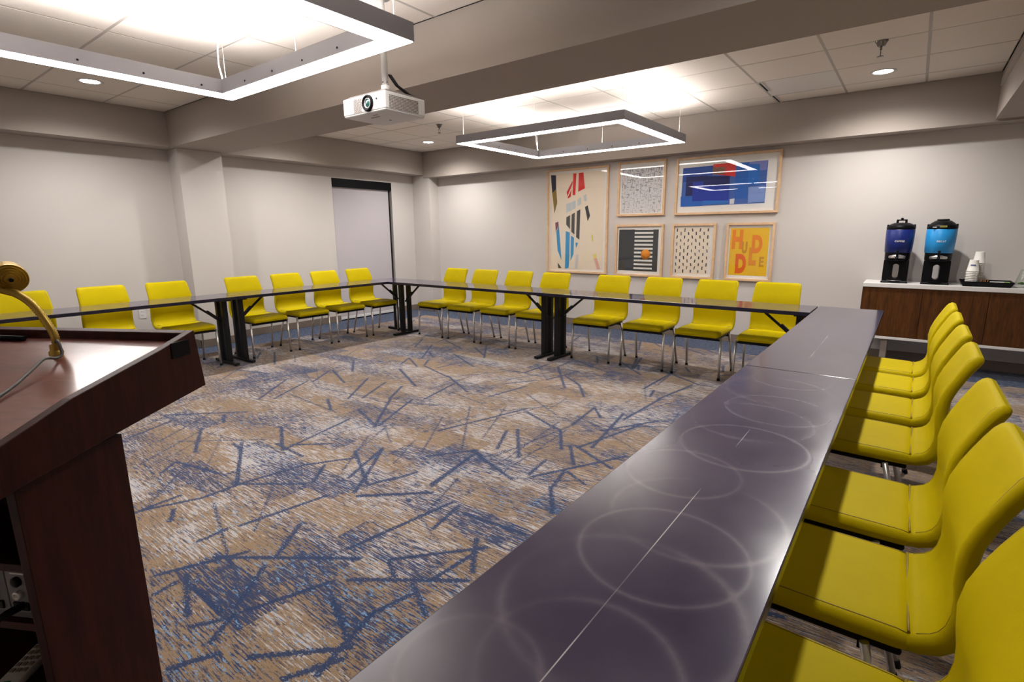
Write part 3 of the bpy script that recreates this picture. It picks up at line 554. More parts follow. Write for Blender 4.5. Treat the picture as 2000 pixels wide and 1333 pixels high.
# ---------------------------------------------------------------- chairs
def rrect(w, t, nl=8, nc=5):
    r = min(t*.48, w*.3); pts = []
    def arc(cx, cy, a0):
        for i in range(nc): a = a0+math.pi/2*i/(nc-1); pts.append((cx+r*math.cos(a), cy+r*math.sin(a)))
    def line(x0, x1, y):
        for i in range(1, nl): pts.append((x0+(x1-x0)*i/nl, y))
    arc(w/2-r, t/2-r, 0); line(w/2-r, -w/2+r, t/2); arc(-w/2+r, t/2-r, math.pi/2); arc(-w/2+r, -t/2+r, math.pi); line(-w/2+r, w/2-r, -t/2); arc(w/2-r, -t/2+r, 1.5*math.pi)
    return pts
def loft(st, name):     # stations: (v, z, width, thickness, curve)
    m = MB(); vs = []; n = None; k = len(st)
    for i, (v, z, w, t, cu) in enumerate(st):
        a, b = st[max(i-1, 0)], st[min(i+1, k-1)]; tv, tz = b[0]-a[0], b[1]-a[1]; L = math.hypot(tv, tz); nv, nz = -tz/L, tv/L
        sec = rrect(w, t); n = len(sec)
        for x, d in sec:
            dd = d+cu*(2*x/w)**2
            vs.append((x, v-.21+nv*dd, z+nz*dd))
    fs = [(i*n+j, i*n+(j+1) % n, (i+1)*n+(j+1) % n, (i+1)*n+j) for i in range(k-1) for j in range(n)]
    m.add(vs, fs, 0, True); m.add(vs[:n], [tuple(range(n))], 0, True); m.add(vs[-n:], [tuple(range(n))], 0, True)
    return m
def make_chair():
    c = empty('side_chair', (0, 0, 0))
    seat = [(-.040, .420, .36, .012, 0), (-.038, .421, .388, .026, 0), (-.031, .422, .406, .042, 0), (-.016, .424, .416, .052, 0), (.015, .426, .421, .056, 0), (.07, .427, .423, .057, .001), (.14, .426, .423, .057, .003), (.22, .424, .423, .056, .004), (.32, .422, .421, .055, .005), (.385, .422, .419, .053, .004), (.405, .423, .414, .046, .002), (.412, .424, .406, .030, 0)]
    so = loft(seat, 'seat').build('seat', M['vinyl'], c)
    back = [(.398, .423, .404, .028, 0), (.404, .423, .414, .044, .002), (.427, .426, .418, .050, .004), (.458, .437, .420, .052, .006), (.482, .457, .420, .052, .008), (.498, .487, .420, .050, .010), (.506, .528, .420, .046, .013), (.505, .570, .420, .043, .015), (.499, .612, .420, .041, .016), (.495, .655, .418, .040, .016), (.500, .700, .415, .039, .015), (.514, .745, .411, .039, .014), (.532, .790, .407, .039, .012), (.549, .828, .403, .040, .010), (.562, .856, .398, .042, .007), (.570, .872, .388, .038, .004), (.575, .881, .370, .028, .002), (.577, .885, .345, .014, 0)]
    bo = loft(back, 'backrest').build('backrest', M['vinyl'], c)
    # seams: along both edges of the padded face, and across where seat meets back
    for s in (-1, 1):
        pts = []
        for i, (v, z, w, t, cu) in enumerate(back[2:-2]):
            i += 2; a, b = back[i-1], back[i+1]; tv, tz = b[0]-a[0], b[1]-a[1]; L = math.hypot(tv, tz); d = t/2+cu*.78-.0012
            pts.append((s*(w/2-t*.42), v-.21-tz/L*d, z+tv/L*d))
        MB().tube(pts, .0019, 5).build('seam', M['piping'], bo)
        pts = []
        for i in range(3, 11):
            v, z, w, t, cu = seat[i]; pts.append((s*(w/2-t*.38), v-.21, z+t/2+cu*.85-.0012))
        MB().tube(pts, .0019, 5).build('seam', M['piping'], so)
    MB().tube([(x, .406-.21, .442+.010*(abs(x)/.2)**2) for x in np.linspace(-.19, .19, 9)], .0035, 6).build('crease', M['piping'], so)
    MB().box(-.195, .195, -.018-.21, .40-.21, .381, .400).build('seat_pan', M['black'], c, .008)
    for s in (-1, 1):
        for front in (1, 0):
            tp = Vector((s*.218, .012-.21, .398)) if front else Vector((s*.205, .325-.21, .395)); ft = Vector((s*.225, -.21, .012)) if front else Vector((s*.225, .21, .012))
            lg = MB().tube([tp, ft], .0112, 10).build('leg', M['chrome'], c)
            dn = (ft-tp).normalized()
            MB().tube([ft-dn*.010, ft+dn*.008, Vector((ft.x, ft.y, 0.0))], [.0135, .0145, .0145], 10).build('glide', M['black'], lg)
            if front:
                q = tp+(ft-tp)*.38
                MB().lathe([(.009, .008), (.009, .018), (0, .020)], q, (0, 1, 0), 8).build('bumper', M['black'], lg)
    MB().bar((-.212, -.196, .378), (.212, -.196, .378), .020, .014).build('cross_rail', M['black'], c)
    MB().bar((-.20, .112, .376), (.20, .112, .376), .020, .014).build('cross_rail', M['black'], c)
    return c
proto = make_chair(); first = [True]
def chair(x, y, rz, label, group):
    o = proto if first[0] else copy_tree(proto); first[0] = False
    o.location = (x, y, 0); o.rotation_euler = (0, 0, rz+random.uniform(-.02, .02)); tag(o, label, 'chair', group)
ordn = ['first', 'second', 'third', 'fourth', 'fifth', 'sixth', 'seventh', 'eighth']
bx = [-5.13, -4.58, -4.02, -3.46, -2.68, -2.095, -1.54, -0.98]
bl = ['yellow chair in the back row nearest the corner pillar', 'yellow chair second from the corner pillar in the back row', 'yellow chair third from the corner pillar in the back row', 'yellow chair behind the paired table legs, below the tall abstract print', 'yellow chair just right of the paired table legs in the back row', 'yellow chair below the dark striped print', 'yellow chair below the dashed print', 'yellow chair at the right end of the back row, below the orange word print']
for x, l in zip(bx, bl): chair(x, 5.155+random.uniform(-.012, .012), 0, l, 'yellow chairs along the back row')
ly = [4.735, 4.18, 3.63, 3.07, 2.265, 1.69, 1.08]
ll = ['yellow chair in front of the grey window shade, left row', 'yellow chair second from the window in the left row', 'yellow chair third from the window in the left row', 'yellow chair just right of the pillar, behind the left table legs', 'yellow chair against the pillar, its seat showing beside the lectern corner', 'yellow chair of which only the back shows above the lectern, middle one', 'yellow chair at the far left edge, behind the brass lamp']
for y, l in zip(ly, ll): chair(-6.02, y, R90, l, 'yellow chairs along the left row')
ry = [4.42, 3.915, 3.365, 2.83, 2.105, 1.585, 1.04]
rl = ['yellow chair in the right row nearest the wood cabinet', 'yellow chair second from the cabinet in the right row', 'yellow chair third from the cabinet in the right row', 'yellow chair fourth from the cabinet in the right row', 'yellow chair fifth from the cabinet in the right row, after a gap', 'yellow chair in the right foreground, second nearest the camera', 'yellow chair cut off by the lower right corner, nearest the camera']
for y, l in zip(ry, rl): chair(-0.105, y, -R90, l, 'yellow chairs along the right row')

# ---------------------------------------------------------------- framed prints
def ink(name, c): return mat('ink_'+name, c, 0.7, var=0.05, vscale=40)
INK = {k: ink(k, c) for k, c in dict(navy=(.012,.014,.045), olive=(.24,.16,.02), maroon=(.20,.05,.09), sky=(.02,.30,.62), red=(.70,.025,.02), pale=(.55,.62,.64), grey=(.055,.055,.058), pink=(.75,.42,.36), lemon=(.80,.68,.18), palest=(.64,.64,.68),
    b1=(.045,.13,.45), b2=(.012,.07,.36), b3=(.004,.012,.12), b4=(.006,.035,.38), rust=(.22,.10,.06), b5=(.01,.12,.50), b6=(.012,.16,.58), b7=(.20,.23,.58), b8=(.22,.34,.70), white=(.75,.75,.78), ink=(.045,.050,.056), orange=(.80,.27,.01), amber=(.86,.52,.008), hred=(.80,.13,.008), horange=(.84,.24,.01), brown=(.58,.27,.012), lbrown=(.78,.28,.010)).items()}
def weave_mat():
    m, nt, p = newmat('fine_black_script_weave')
    tc = N(nt, 'ShaderNodeTexCoord'); mp = N(nt, 'ShaderNodeMapping'); mp.inputs['Scale'].default_value = (1, 1, 1); nt.links.new(tc.outputs['Object'], mp.inputs[0])
    ins = []
    for sc in ((85, 1, 14), (16, 1, 75), (60, 1, 60)):
        q = N(nt, 'ShaderNodeMapping'); q.inputs['Scale'].default_value = sc; nt.links.new(tc.outputs['Object'], q.inputs[0])
        n = N(nt, 'ShaderNodeTexNoise', ins={'Scale': 1.0, 'Detail': 2.0}); nt.links.new(q.outputs[0], n.inputs['Vector']); ins.append(n.outputs[0])
    f = math_(nt, 'MAXIMUM', math_(nt, 'MAXIMUM', ins[0], ins[1]), math_(nt, 'MULTIPLY', ins[2], .95))
    sp = N(nt, 'ShaderNodeSeparateXYZ'); nt.links.new(tc.outputs['Object'], sp.inputs[0])
    f = math_(nt, 'MULTIPLY_ADD', sp.outputs[2], .10, f)
    k = math_(nt, 'MULTIPLY_ADD', f, 12.0, -7.2, clamp=True)
    nt.links.new(mixc(nt, math_(nt, 'MULTIPLY', k, .75), (.72, .71, .72), (.05, .05, .07)), p.inputs['Base Color']); p.inputs['Roughness'].default_value = .8
    return m
def letter_mesh(ch, bold=0.03):
    cu = bpy.data.curves.new('letter', 'FONT'); cu.body = ch; cu.size = 1; cu.offset = bold; cu.resolution_u = 4
    ob = bpy.data.objects.new('letter', cu); C.objects.link(ob); dg = bpy.context.evaluated_depsgraph_get()
    me = bpy.data.meshes.new_from_object(ob.evaluated_get(dg)); bpy.data.objects.remove(ob, do_unlink=True); bpy.data.curves.remove(cu)
    vs = [tuple(v.co) for v in me.vertices]; fs = [tuple(p.vertices) for p in me.polygons]; bpy.data.meshes.remove(me)
    x0 = min(v[0] for v in vs); x1 = max(v[0] for v in vs); y0 = min(v[1] for v in vs); y1 = max(v[1] for v in vs)
    return [((v[0]-x0)/(x1-x0), (v[1]-y0)/(y1-y0)) for v in vs], fs
def frame(x0, x1, z0, z1, label, cat='picture'):
    w, h = x1-x0, z1-z0; f = empty('framed_print', (x0, YB, z0), label=label, cat=cat, group='framed prints on the back wall')
    b = .027; d = .036
    for q in (((0, 0), (w, 0), (w-b, b), (b, b)), ((0, h), (w, h), (w-b, h-b), (b, h-b)), ((0, 0), (0, h), (b, h-b), (b, b)), ((w, 0), (w, h), (w-b, h-b), (w-b, b))):
        MB().prism(q, lambda a, c, dd: (a, dd, c), -d, -.001).build('frame_bar', M['oak'], f, .002)
    MB().box(b-.004, w-b+.004, -.010, -.002, b-.004, h-b+.004).build('mount_board', M['paper'], f)
    MB().box(b-.002, w-b+.002, -.026, -.0235, b-.002, h-b+.002).build('glazing', M['glass'], f)
    return f, w, h
def shapes(f, w, h, polys, y0=-.0112):
    by = {}
    for i, (c, pts) in enumerate(polys):
        o = MB().prism([(u*w, v*h) for u, v in pts], lambda a, b, dd: (a, dd, b), y0-.00025*i-.0003, y0).build('printed_shape', c if not isinstance(c, str) else INK[c], f)
ART1=[
  ('navy',[(0.053, 0.953), (0.141, 0.949), (0.146, 0.821), (0.078, 0.778)]),
  ('olive',[(0.078, 0.778), (0.146, 0.821), (0.167, 0.686), (0.12, 0.583)]),
  ('maroon',[(0.135, 0.492), (0.188, 0.502), (0.194, 0.466), (0.145, 0.401)]),
  ('sky',[(0.155, 0.401), (0.198, 0.466), (0.238, 0.207), (0.248, 0.122), (0.18, 0.219)]),
  ('red',[(0.433, 0.951), (0.483, 0.951), (0.47, 0.749), (0.426, 0.75)]),
  ('red',[(0.522, 0.951), (0.596, 0.953), (0.624, 0.807), (0.517, 0.779)]),
  ('red',[(0.329, 0.784), (0.424, 0.888), (0.419, 0.851), (0.337, 0.74)]),
  ('red',[(0.346, 0.733), (0.406, 0.801), (0.398, 0.738), (0.347, 0.72)]),
  ('pale',[(0.322, 0.67), (0.404, 0.681), (0.403, 0.605), (0.326, 0.587)]),
  ('pale',[(0.411, 0.684), (0.472, 0.699), (0.475, 0.629), (0.414, 0.611)]),
  ('pale',[(0.509, 0.704), (0.563, 0.728), (0.565, 0.665), (0.512, 0.648)]),
  ('pale',[(0.605, 0.739), (0.648, 0.751), (0.655, 0.688), (0.619, 0.689)]),
  ('grey',[(0.327, 0.542), (0.389, 0.561), (0.388, 0.427), (0.326, 0.472)]),
  ('grey',[(0.416, 0.567), (0.466, 0.585), (0.464, 0.376), (0.414, 0.401)]),
  ('grey',[(0.503, 0.597), (0.557, 0.613), (0.548, 0.325), (0.496, 0.35)]),
  ('grey',[(0.632, 0.633), (0.674, 0.647), (0.715, 0.551), (0.681, 0.501)]),
  ('sky',[(0.321, 0.408), (0.385, 0.395), (0.384, 0.144), (0.375, 0.047), (0.314, 0.039)]),
  ('sky',[(0.409, 0.363), (0.459, 0.344), (0.454, 0.184), (0.408, 0.119)]),
  ('sky',[(0.489, 0.299), (0.527, 0.293), (0.496, 0.248)]),
  ('grey',[(0.185, 0.095), (0.252, 0.044), (0.198, 0.042)]),
  ('pink',[(0.794, 0.145), (0.836, 0.152), (0.893, 0.047), (0.847, 0.042)]),
  ('lemon',[(0.781, 0.182), (0.823, 0.192), (0.829, 0.152), (0.794, 0.145)]),
  ('lemon',[(0.741, 0.364), (0.761, 0.376), (0.775, 0.308), (0.749, 0.314)]),
  ('palest',[(0.499, 0.172), (0.532, 0.185), (0.527, 0.044), (0.483, 0.043)]),
  ('paper',[(0.048, 0.962), (0.931, 0.955), (0.925, 0.044), (0.051, 0.025)]),
]
ART3=[
  ('b1',[(0.067, 0.821), (0.878, 0.845), (0.876, 0.161), (0.061, 0.148)]),
  ('b2',[(0.074, 0.82), (0.368, 0.828), (0.369, 0.574), (0.072, 0.58)]),
  ('b3',[(0.105, 0.669), (0.321, 0.668), (0.318, 0.33), (0.106, 0.334)]),
  ('b4',[(0.176, 0.57), (0.542, 0.578), (0.543, 0.225), (0.178, 0.236)]),
  ('b3',[(0.281, 0.65), (0.54, 0.644), (0.539, 0.491), (0.286, 0.503)]),
  ('red',[(0.373, 0.849), (0.588, 0.849), (0.59, 0.617), (0.372, 0.684)]),
  ('rust',[(0.369, 0.795), (0.49, 0.791), (0.488, 0.671), (0.37, 0.674)]),
  ('b5',[(0.588, 0.843), (0.709, 0.837), (0.716, 0.247), (0.599, 0.243)]),
  ('b6',[(0.707, 0.806), (0.806, 0.793), (0.815, 0.466), (0.713, 0.464)]),
  ('b7',[(0.713, 0.837), (0.878, 0.845), (0.868, 0.692), (0.811, 0.688), (0.806, 0.793), (0.714, 0.805)]),
  ('b8',[(0.72, 0.431), (0.869, 0.44), (0.875, 0.183), (0.725, 0.17)]),
  ('b5',[(0.057, 0.325), (0.176, 0.326), (0.178, 0.236), (0.294, 0.229), (0.29, 0.148), (0.061, 0.148)]),
  ('b6',[(0.294, 0.24), (0.543, 0.225), (0.545, 0.169), (0.289, 0.171)]),
  ('white',[(0.554, 0.246), (0.598, 0.255), (0.595, 0.166), (0.555, 0.164)]),
]

f, w, h = frame(-4.475, -3.464, .781, 2.277, 'tall cream abstract print with red, blue and charcoal bars, leftmost on wall')
shapes(f, w, h, [(M['cream'], ART1[-1][1])]+[(INK[c], p) for c, p in ART1[:-1]])
f, w, h = frame(-3.325, -2.653, 1.583, 2.293, 'white print covered in fine dark script-like weave, top row')
shapes(f, w, h, [(weave_mat(), [(.076, .886), (.924, .88), (.925, .052), (.079, .057)])])
f, w, h = frame(-2.519, -1.301, 1.579, 2.279, 'wide framed print of overlapping blue blocks with a red block')
shapes(f, w, h, [(INK[c], p) for c, p in ART3])
f, w, h = frame(-3.335, -2.646, .774, 1.471, 'charcoal print with horizontal stripes and an orange dot')
sh4 = [('ink', [(.068, .906), (.402, .906), (.402, .106), (.068, .106)]), ('ink', [(.787, .902), (.893, .902), (.893, .100), (.787, .100)])]
for k in range(11): sh4.append(('ink', [(.402, .895-.0755*k), (.787, .895-.0755*k), (.787, .858-.0755*k), (.402, .858-.0755*k)]))
shapes(f, w, h, sh4)
MB().lathe([(0, 0), (.068, 0), (.068, .0006), (0, .0006)], (.647*w, -.0160, .427*h), (0, -1, 0), 32).build('printed_dot', INK['orange'], f)
f, w, h = frame(-2.531, -1.978, .775, 1.469, 'cream print dotted with rows of small black dashes')
shapes(f, w, h, [(M['cream'], [(.085, .925), (.86, .92), (.855, .085), (.085, .080)])])
dm = MB(); rr = random.Random(3)
for i in range(9):
    for j in range(7):
        u = .115+.0885*i; v = .885-.1255*j-(.062 if i % 2 else 0)
        if v < .10: continue
        ww, hh = .013+rr.uniform(-.003, .002), .021+rr.uniform(-.005, .002); sk = rr.uniform(-.004, .004)
        dm.prism([(u*w-ww*.5+sk, v*h-hh), (u*w+ww*.5+sk, v*h-hh), (u*w+ww*.5-sk, v*h+hh), (u*w-ww*.5-sk, v*h+hh)], lambda a, b, dd: (a, dd, b), -.0126, -.0117)
dm.build('printed_dashes', INK['navy'], f, kind='stuff')
f, w, h = frame(-1.850, -1.308, .775, 1.469, 'amber print with the orange letters HUDDLE')
shapes(f, w, h, [(INK['amber'], [(.085, .912), (.89, .912), (.89, .094), (.085, .096)])])
for ch, c, (u0, u1, v0, v1) in (('H', 'horange', (.125, .355, .55, .886)), ('U', 'brown', (.345, .46, .474, .68)), ('D', 'horange', (.55, .765, .48, .793)), ('D', 'hred', (.228, .458, .128, .467)), ('L', 'lbrown', (.505, .66, .272, .581)), ('E', 'brown', (.728, .822, .252, .423))):
    vs, fs = letter_mesh(ch, {'H': .06, 'U': .06, 'D': .065, 'L': .075, 'E': .035}[ch])
    yy = -.0125-(.0006 if ch in 'L' else 0)-(.0003 if c == 'brown' else 0)
    MB().add([((u0+(u1-u0)*a)*w, yy, (v0+(v1-v0)*b)*h) for a, b in vs], fs).build('letter', INK[c], f)
# wall outlet
ou = empty('wall_outlet', (XL, 2.27, .47), label='white duplex wall outlet low on the left wall', cat='outlet')
MB().box(0, .006, -.036, .036, -.058, .058).build('cover_plate', M['white'], ou, .003)
for z in (-.028, .012):
    so = MB().box(.005, .0075, -.018, .018, z, z+.026).build('socket', M['white'], ou, .002)
    MB().box(.007, .0079, -.009, -.006, z+.008, z+.019).box(.007, .0079, .006, .009, z+.008, z+.019).build('slots', M['black'], so, kind='stuff')

# ---------------------------------------------------------------- cabinet and coffee things
CY, CT = 6.40, .85
cb = empty('credenza', (.61, (CY+YB)/2, 0), label='long walnut credenza with white top and white legs at right wall end', cat='cabinet')
oy = CY-(CY+YB)/2; by_ = YB-.015-(CY+YB)/2; X0, X1 = -.362-.61, 1.57-.61
MB().box(X0-.004, X1, oy-.012, by_, CT-.040, CT).build('worktop', M['whitelam'], cb, .003)
MB().box(X0, X1, oy+.022, by_, .318, CT-.040).build('carcass', M['walnut'], cb)
MB().box(X0-.003, X0, oy+.001, by_, .318, CT-.040).build('side_panel', M['walnut'], cb)
for k in range(4):
    a = X0+.001+.4835*k
    MB().box(a+.0015, a+.4835-.0015, oy, oy+.020, .320, CT-.042).build('door', M['walnut'], cb, .001)
MB().box(X0-.004, X1, oy-.002, by_, .292, .318).build('base_frame', M['whitelam'], cb, .003)
for x in (X0+.205, X1-.26):
    for y in (oy+.05, by_-.06): MB().box(x, x+.055, y-.0275, y+.0275, 0, .292).build('leg', M['legshade'], cb, .003)
def urn(x, y, band, word, wordcol, light, label):
    u = empty('coffee_urn', (x, y, CT), label=label, cat='coffee urn', group='coffee urns on the credenza')
    # stand: base and a front plate with an oval see-through slot
    MB().hexa([(-.112, -.115, 0), (.112, -.115, 0), (.105, .115, 0), (-.105, .115, 0)], [(-.106, -.105, .022), (.106, -.105, .022), (.10, .11, .022), (-.10, .11, .022)]).build('base', M['black'], u, .008)
    tr = MB().lathe([(0, .023), (.055, .023), (.058, .027), (.06, .024)], (0, -.075, 0), (0, 0, 1), 24); tr.build('drip_tray', M['chrome'] if not light else M['black'], u)
    hw, z0, z1, sw = .104, .02, .225, .026; n = 40; o_, i_ = [], []
    for k in range(n):
        a = 2*math.pi*k/n; c, s = math.cos(a), math.sin(a); zc = (z0+z1)/2-.008
        ix = sw*c; iz = zc+(s*sw+math.copysign(.046, s) if abs(s) > 1e-6 else 0)
        tt = min(hw/abs(c) if abs(c) > 1e-6 else 9, ((z1-z0)/2)/abs(s) if abs(s) > 1e-6 else 9)
        o_.append((tt*c, (z0+z1)/2+tt*s)); i_.append((ix, iz))
    m = MB(); b = []
    for yy in (-.06, .075):
        for lst in (o_, i_): b.append([(p[0]*(1.0 if yy < 0 else .92), yy, p[1]) for p in lst])
    vs = sum(b, []); fs = []
    for k in range(n):
        k2 = (k+1) % n
        fs += [(k, k2, n+k2, n+k), (2*n+k, 3*n+k, 3*n+k2, 2*n+k2), (k, 2*n+k, 2*n+k2, k2), (n+k, n+k2, 3*n+k2, 3*n+k)]
    m.add(vs, fs); m.build('stand', M['black'], u, .003)
    MB().lathe([(0, .215), (.098, .215), (.104, .235), (.106, .295), (.106, .30)], (0, 0, 0), (0, 0, 1), 36).build('lower_body', M['black'], u)
    MB().lathe([(.106, .298), (.1115, .302), (.117, .41), (.1185, .52), (.115, .524)], (0, 0, 0), (0, 0, 1), 40).build('colour_band', band, u)
    MB().lathe([(.115, .522), (.119, .53), (.118, .552), (.108, .563), (.085, .578 if not light else .585), (.06, .588 if not light else .603), (0, .590 if not light else .605)], (0, 0, 0), (0, 0, 1), 36).build('lid', M['black'], u)
    for s in (-1, 1): MB().box(s*.108-.008, s*.108+.008, -.03, .03, .535, .572).build('lid_ear', M['black'], u, .004)
    if light:
        MB().lathe([(0, .60), (.047, .60), (.050, .612), (.044, .617), (0, .617)], (0, 0, 0), (0, 0, 1), 24).build('lid_cap', M['black'], u)
        MB().box(-.022, .032, -.1215, -.112, .538, .556).build('gauge', mat('urn_gauge', (.22, .21, .05), .4), u, .002)
        MB().box(-.075, -.045, -.116, -.100, .538, .545).build('gauge', M['white'], u, .001)
    else:
        b = MB().bar((-.035, 0, .585), (-.035, 0, .612), .012, .02).bar((.035, 0, .585), (.035, 0, .612), .012, .02).bar((-.043, 0, .615), (.043, 0, .615), .02, .012)
        b.lathe([(0, 0), (.011, 0), (.013, .012), (0, .02)], (0, 0, .62), (0, 0, 1), 12); b.build('carry_handle', M['black'], u)
    tp = MB().tube([(0, -.10, .262), (0, -.150, .258)], .013, 12).tube([(0, -.143, .262), (0, -.143, .225)], [.013, .011], 12).tube([(0, -.146, .27), (0, -.158, .322)], [.009, .012], 10)
    to = tp.build('tap', M['black'], u)
    MB().tube([(-.062, -.105, .255), (-.02, -.128, .262), (.02, -.128, .262), (.062, -.105, .255)], [.014, .018, .018, .014], 12).build('tap_collar', M['chrome'], to)
    # the word on the band, bent round the body
    sc = .0165; xs = 0; tot = []
    for ch in word:
        vs, fs = letter_mesh(ch, .03); wd = {'E': .62, 'F': .60}.get(ch, .72)*sc; tot.append((xs, wd, vs, fs)); xs += wd+.003
    mm = MB()
    for x0, wd, vs, fs in tot:
        P = []
        for a, b in vs:
            ang = (x0+a*wd-xs/2+.006)/.117; P.append((.1192*math.sin(ang), -.1192*math.cos(ang), .402+b*sc))
        mm.add(P, fs)
    mm.build('lettering', wordcol, u)
    return u
urn(-.120, 6.60, mat('urn_blue', (.008, .022, .17), .35), 'COFFEE', M['white'], False, 'black coffee urn with dark blue band lettered COFFEE')
urn(.200, 6.60, mat('urn_cyan', (.02, .28, .66), .35), 'DECAF', M['white'], True, 'black coffee urn with light blue band lettered DECAF')
tray = empty('serving_tray', (.575, 6.575, CT), label='black rectangular tray holding paper cups and packets', cat='tray')
b = MB().box(-.165, .165, -.120, .120, 0, .008)
for q in (((-.185, -.140), (.185, -.140), (.165, -.120), (-.165, -.120)), ((-.185, .140), (.185, .140), (.165, .120), (-.165, .120)), ((-.185, -.140), (-.185, .140), (-.165, .120), (-.165, -.120)), ((.185, -.140), (.185, .140), (.165, .120), (.165, -.120))):
    (a, c, d, e) = q; b.hexa([e+(.0,), d+(.0,), d+(.006,), e+(.006,)], [a+(.040,), c+(.040,), c+(.048,), a+(.048,)])
b.build('tray_body', M['black'], tray)
cupm = mat('paper_cup', (.78, .75, .70), .6, var=.03)
def cup_mesh(): return MB().lathe([(.0455, 0), (.048, .002), (.048, .006), (.0445, .008), (.0335, .105), (.0325, .108), (.030, .108), (.030, .103), (0, .103)], (0, 0, 0), (0, 0, 1), 28).mesh('paper_cup')
cm = cup_mesh(); cm.materials.append(cupm)
CO = ['topmost', 'second', 'third', 'fourth', 'fifth', 'sixth', 'seventh', 'eighth', 'ninth', 'tenth', 'eleventh', 'twelfth', 'thirteenth', 'fourteenth', 'lowest']
def cups(x, y, n, dz, lab, grp, logo=None):
    for k in range(n):
        o = bpy.data.objects.new('paper_cup', cm); C.objects.link(o); o.location = (x, y, CT+.009+k*dz)
        tag(o, '%s white paper cup from the top of the %s' % (CO[n-1-k], lab), 'cup', grp)
        if logo and k == n-1:
            o['label'] = logo
            lm = MB()
            for i in range(5):
                a0 = -.62+.20*i; a1 = a0+.15
                lm.add([((.0408)*math.sin(a), -(.0408)*math.cos(a), z) if z < .06 else ((.0392)*math.sin(a), -(.0392)*math.cos(a), z) for a, z in ((a0, .052), (a1, .052), (a1, .066), (a0, .066))], [(0, 1, 2, 3)])
            lm.build('blue_mark', mat('cup_blue', (.01, .03, .28), .5), o)
cups(.468, 6.535, 9, .0155, 'shorter upside-down stack on the tray', 'shorter cup stack', 'topmost white paper cup of the shorter stack, with a blue mark')
cups(.508, 6.628, 15, .0140, 'taller upside-down stack on the tray', 'taller cup stack', None)
st = empty('stirrer_bundle', (.560, 6.525, CT+.009), label='small bundle of wooden stirrers standing beside the cups', cat='stirrers')
rr = random.Random(2)
for i in range(12):
    a = rr.uniform(-.022, .022); c = rr.uniform(-.018, .018)
    MB().bar((a, c, 0), (a*1.25, c*1.2, .045+rr.uniform(0, .018)), .007, .003, upv=(1, 0, 0)).build('stirrer', mat('stirrer_wood', (.42, .19, .06), .6) if i == 0 else bpy.data.materials['stirrer_wood'], st)
for i, (x, y, lab, c) in enumerate(((.63, 6.53, 'white sugar packet lying nearest the stirrers on the tray', (.75, .73, .70)), (.675, 6.545, 'white sugar packet in the middle of the tray', (.75, .73, .70)), (.715, 6.56, 'green sweetener packet at the right end of the tray', (.20, .36, .10)))):
    o = MB().hexa([(-.03, -.02, 0), (.03, -.02, 0), (.03, .02, 0), (-.03, .02, 0)], [(-.028, -.018, .012), (.028, -.018, .012), (.028, .018, .012), (-.028, .018, .012)]).build('sugar_packet', mat('packet_%d' % i, c, .6), None, .003, label=lab, cat='packet', group='packets on the tray')
    o.location = (x, y, CT+.030); o.rotation_euler = (.25, 0, rr.uniform(-.3, .3))
jr = empty('glass_jar', (.845, 6.55, CT), label='clear glass jar of green packets at the right edge', cat='jar')
MB().lathe([(0, .001), (.07, .001), (.078, .010), (.072, .06), (.050, .15), (.046, .165), (.043, .165), (.047, .15), (.069, .06), (.074, .012), (0, .008)], (0, 0, 0), (0, 0, 1), 32).build('glass_body', M['glassjar'], jr)
for i in range(7):
    a = i*.9; MB().box(-.024, .024, -.015, .015, -.004, .004).build('green_packet', mat('jar_green', (.14, .30, .07), .5) if i == 0 else bpy.data.materials['jar_green'], jr, .002)
    o = C.objects[-1]; o.location = (.030*math.cos(a), .030*math.sin(a), .020+.006*i); o.rotation_euler = (.3*math.sin(a*2), .3*math.cos(a*3), a)

# ---------------------------------------------------------------- lectern
LW = .68; LO = Vector((.34, .34))     # local x runs along the front edge, y toward the speaker
ua = math.atan2(-.482, -.876)
A0 = Vector((-1.529, .595)); ux = Vector((-.876, -.482)); vy = Vector((.482, -.876))
lc = A0+ux*LO.x+vy*LO.y
le = empty('lectern', (lc.x, lc.y, 0), ua, label='dark mahogany lectern with sloping tray top in the left foreground', cat='lectern')
def LP(u, s, z): return (u-LO.x, s-LO.y, z)
side = [(0, 1.12), (.115, 1.0915), (.36, 1.0415), (.50, .998), (.62, .955), (.62, .885), (.485, .9055), (.23, .935), (-.0186, .9606)]
for u0, u1 in ((0, .022), (LW-.022, LW)):
    o = MB().prism(side, lambda s, z, d: LP(d, s, z), u0, u1).build('side_panel', M['mahog'], le, .002)
MB().hexa([LP(.022, 0, 1.12), LP(LW-.022, 0, 1.12), LP(LW-.022, -.0186, .9606), LP(.022, -.0186, .9606)], [LP(.022, .020, 1.115), LP(LW-.022, .020, 1.115), LP(LW-.022, .002, .958), LP(.022, .002, .958)]).build('front_panel', M['mahog'], le, .002)
def desk_z(s): return 1.0935-.228*(s-.016)
MB().hexa([LP(.022, .018, desk_z(.018)-.018), LP(LW-.022, .018, desk_z(.018)-.018), LP(LW-.022, .60, desk_z(.60)-.018), LP(.022, .60, desk_z(.60)-.018)], [LP(.022, .018, desk_z(.018)), LP(LW-.022, .018, desk_z(.018)), LP(LW-.022, .60, desk_z(.60)), LP(.022, .60, desk_z(.60))]).build('desk_board', M['mahog_top'], le)
MB().hexa([LP(.022, -.010, .955), LP(LW-.022, -.010, .955), LP(LW-.022, .62, .888), LP(.022, .62, .888)], [LP(.022, -.010, .972), LP(LW-.022, -.010, .972), LP(LW-.022, .62, .905), LP(.022, .62, .905)]).build('bottom_board', M['mahog'], le)
MB().box(.022-LO.x, LW-.022-LO.x, .60-LO.y, .62-LO.y, .888, .968).build('near_rail', M['mahog'], le, .002)
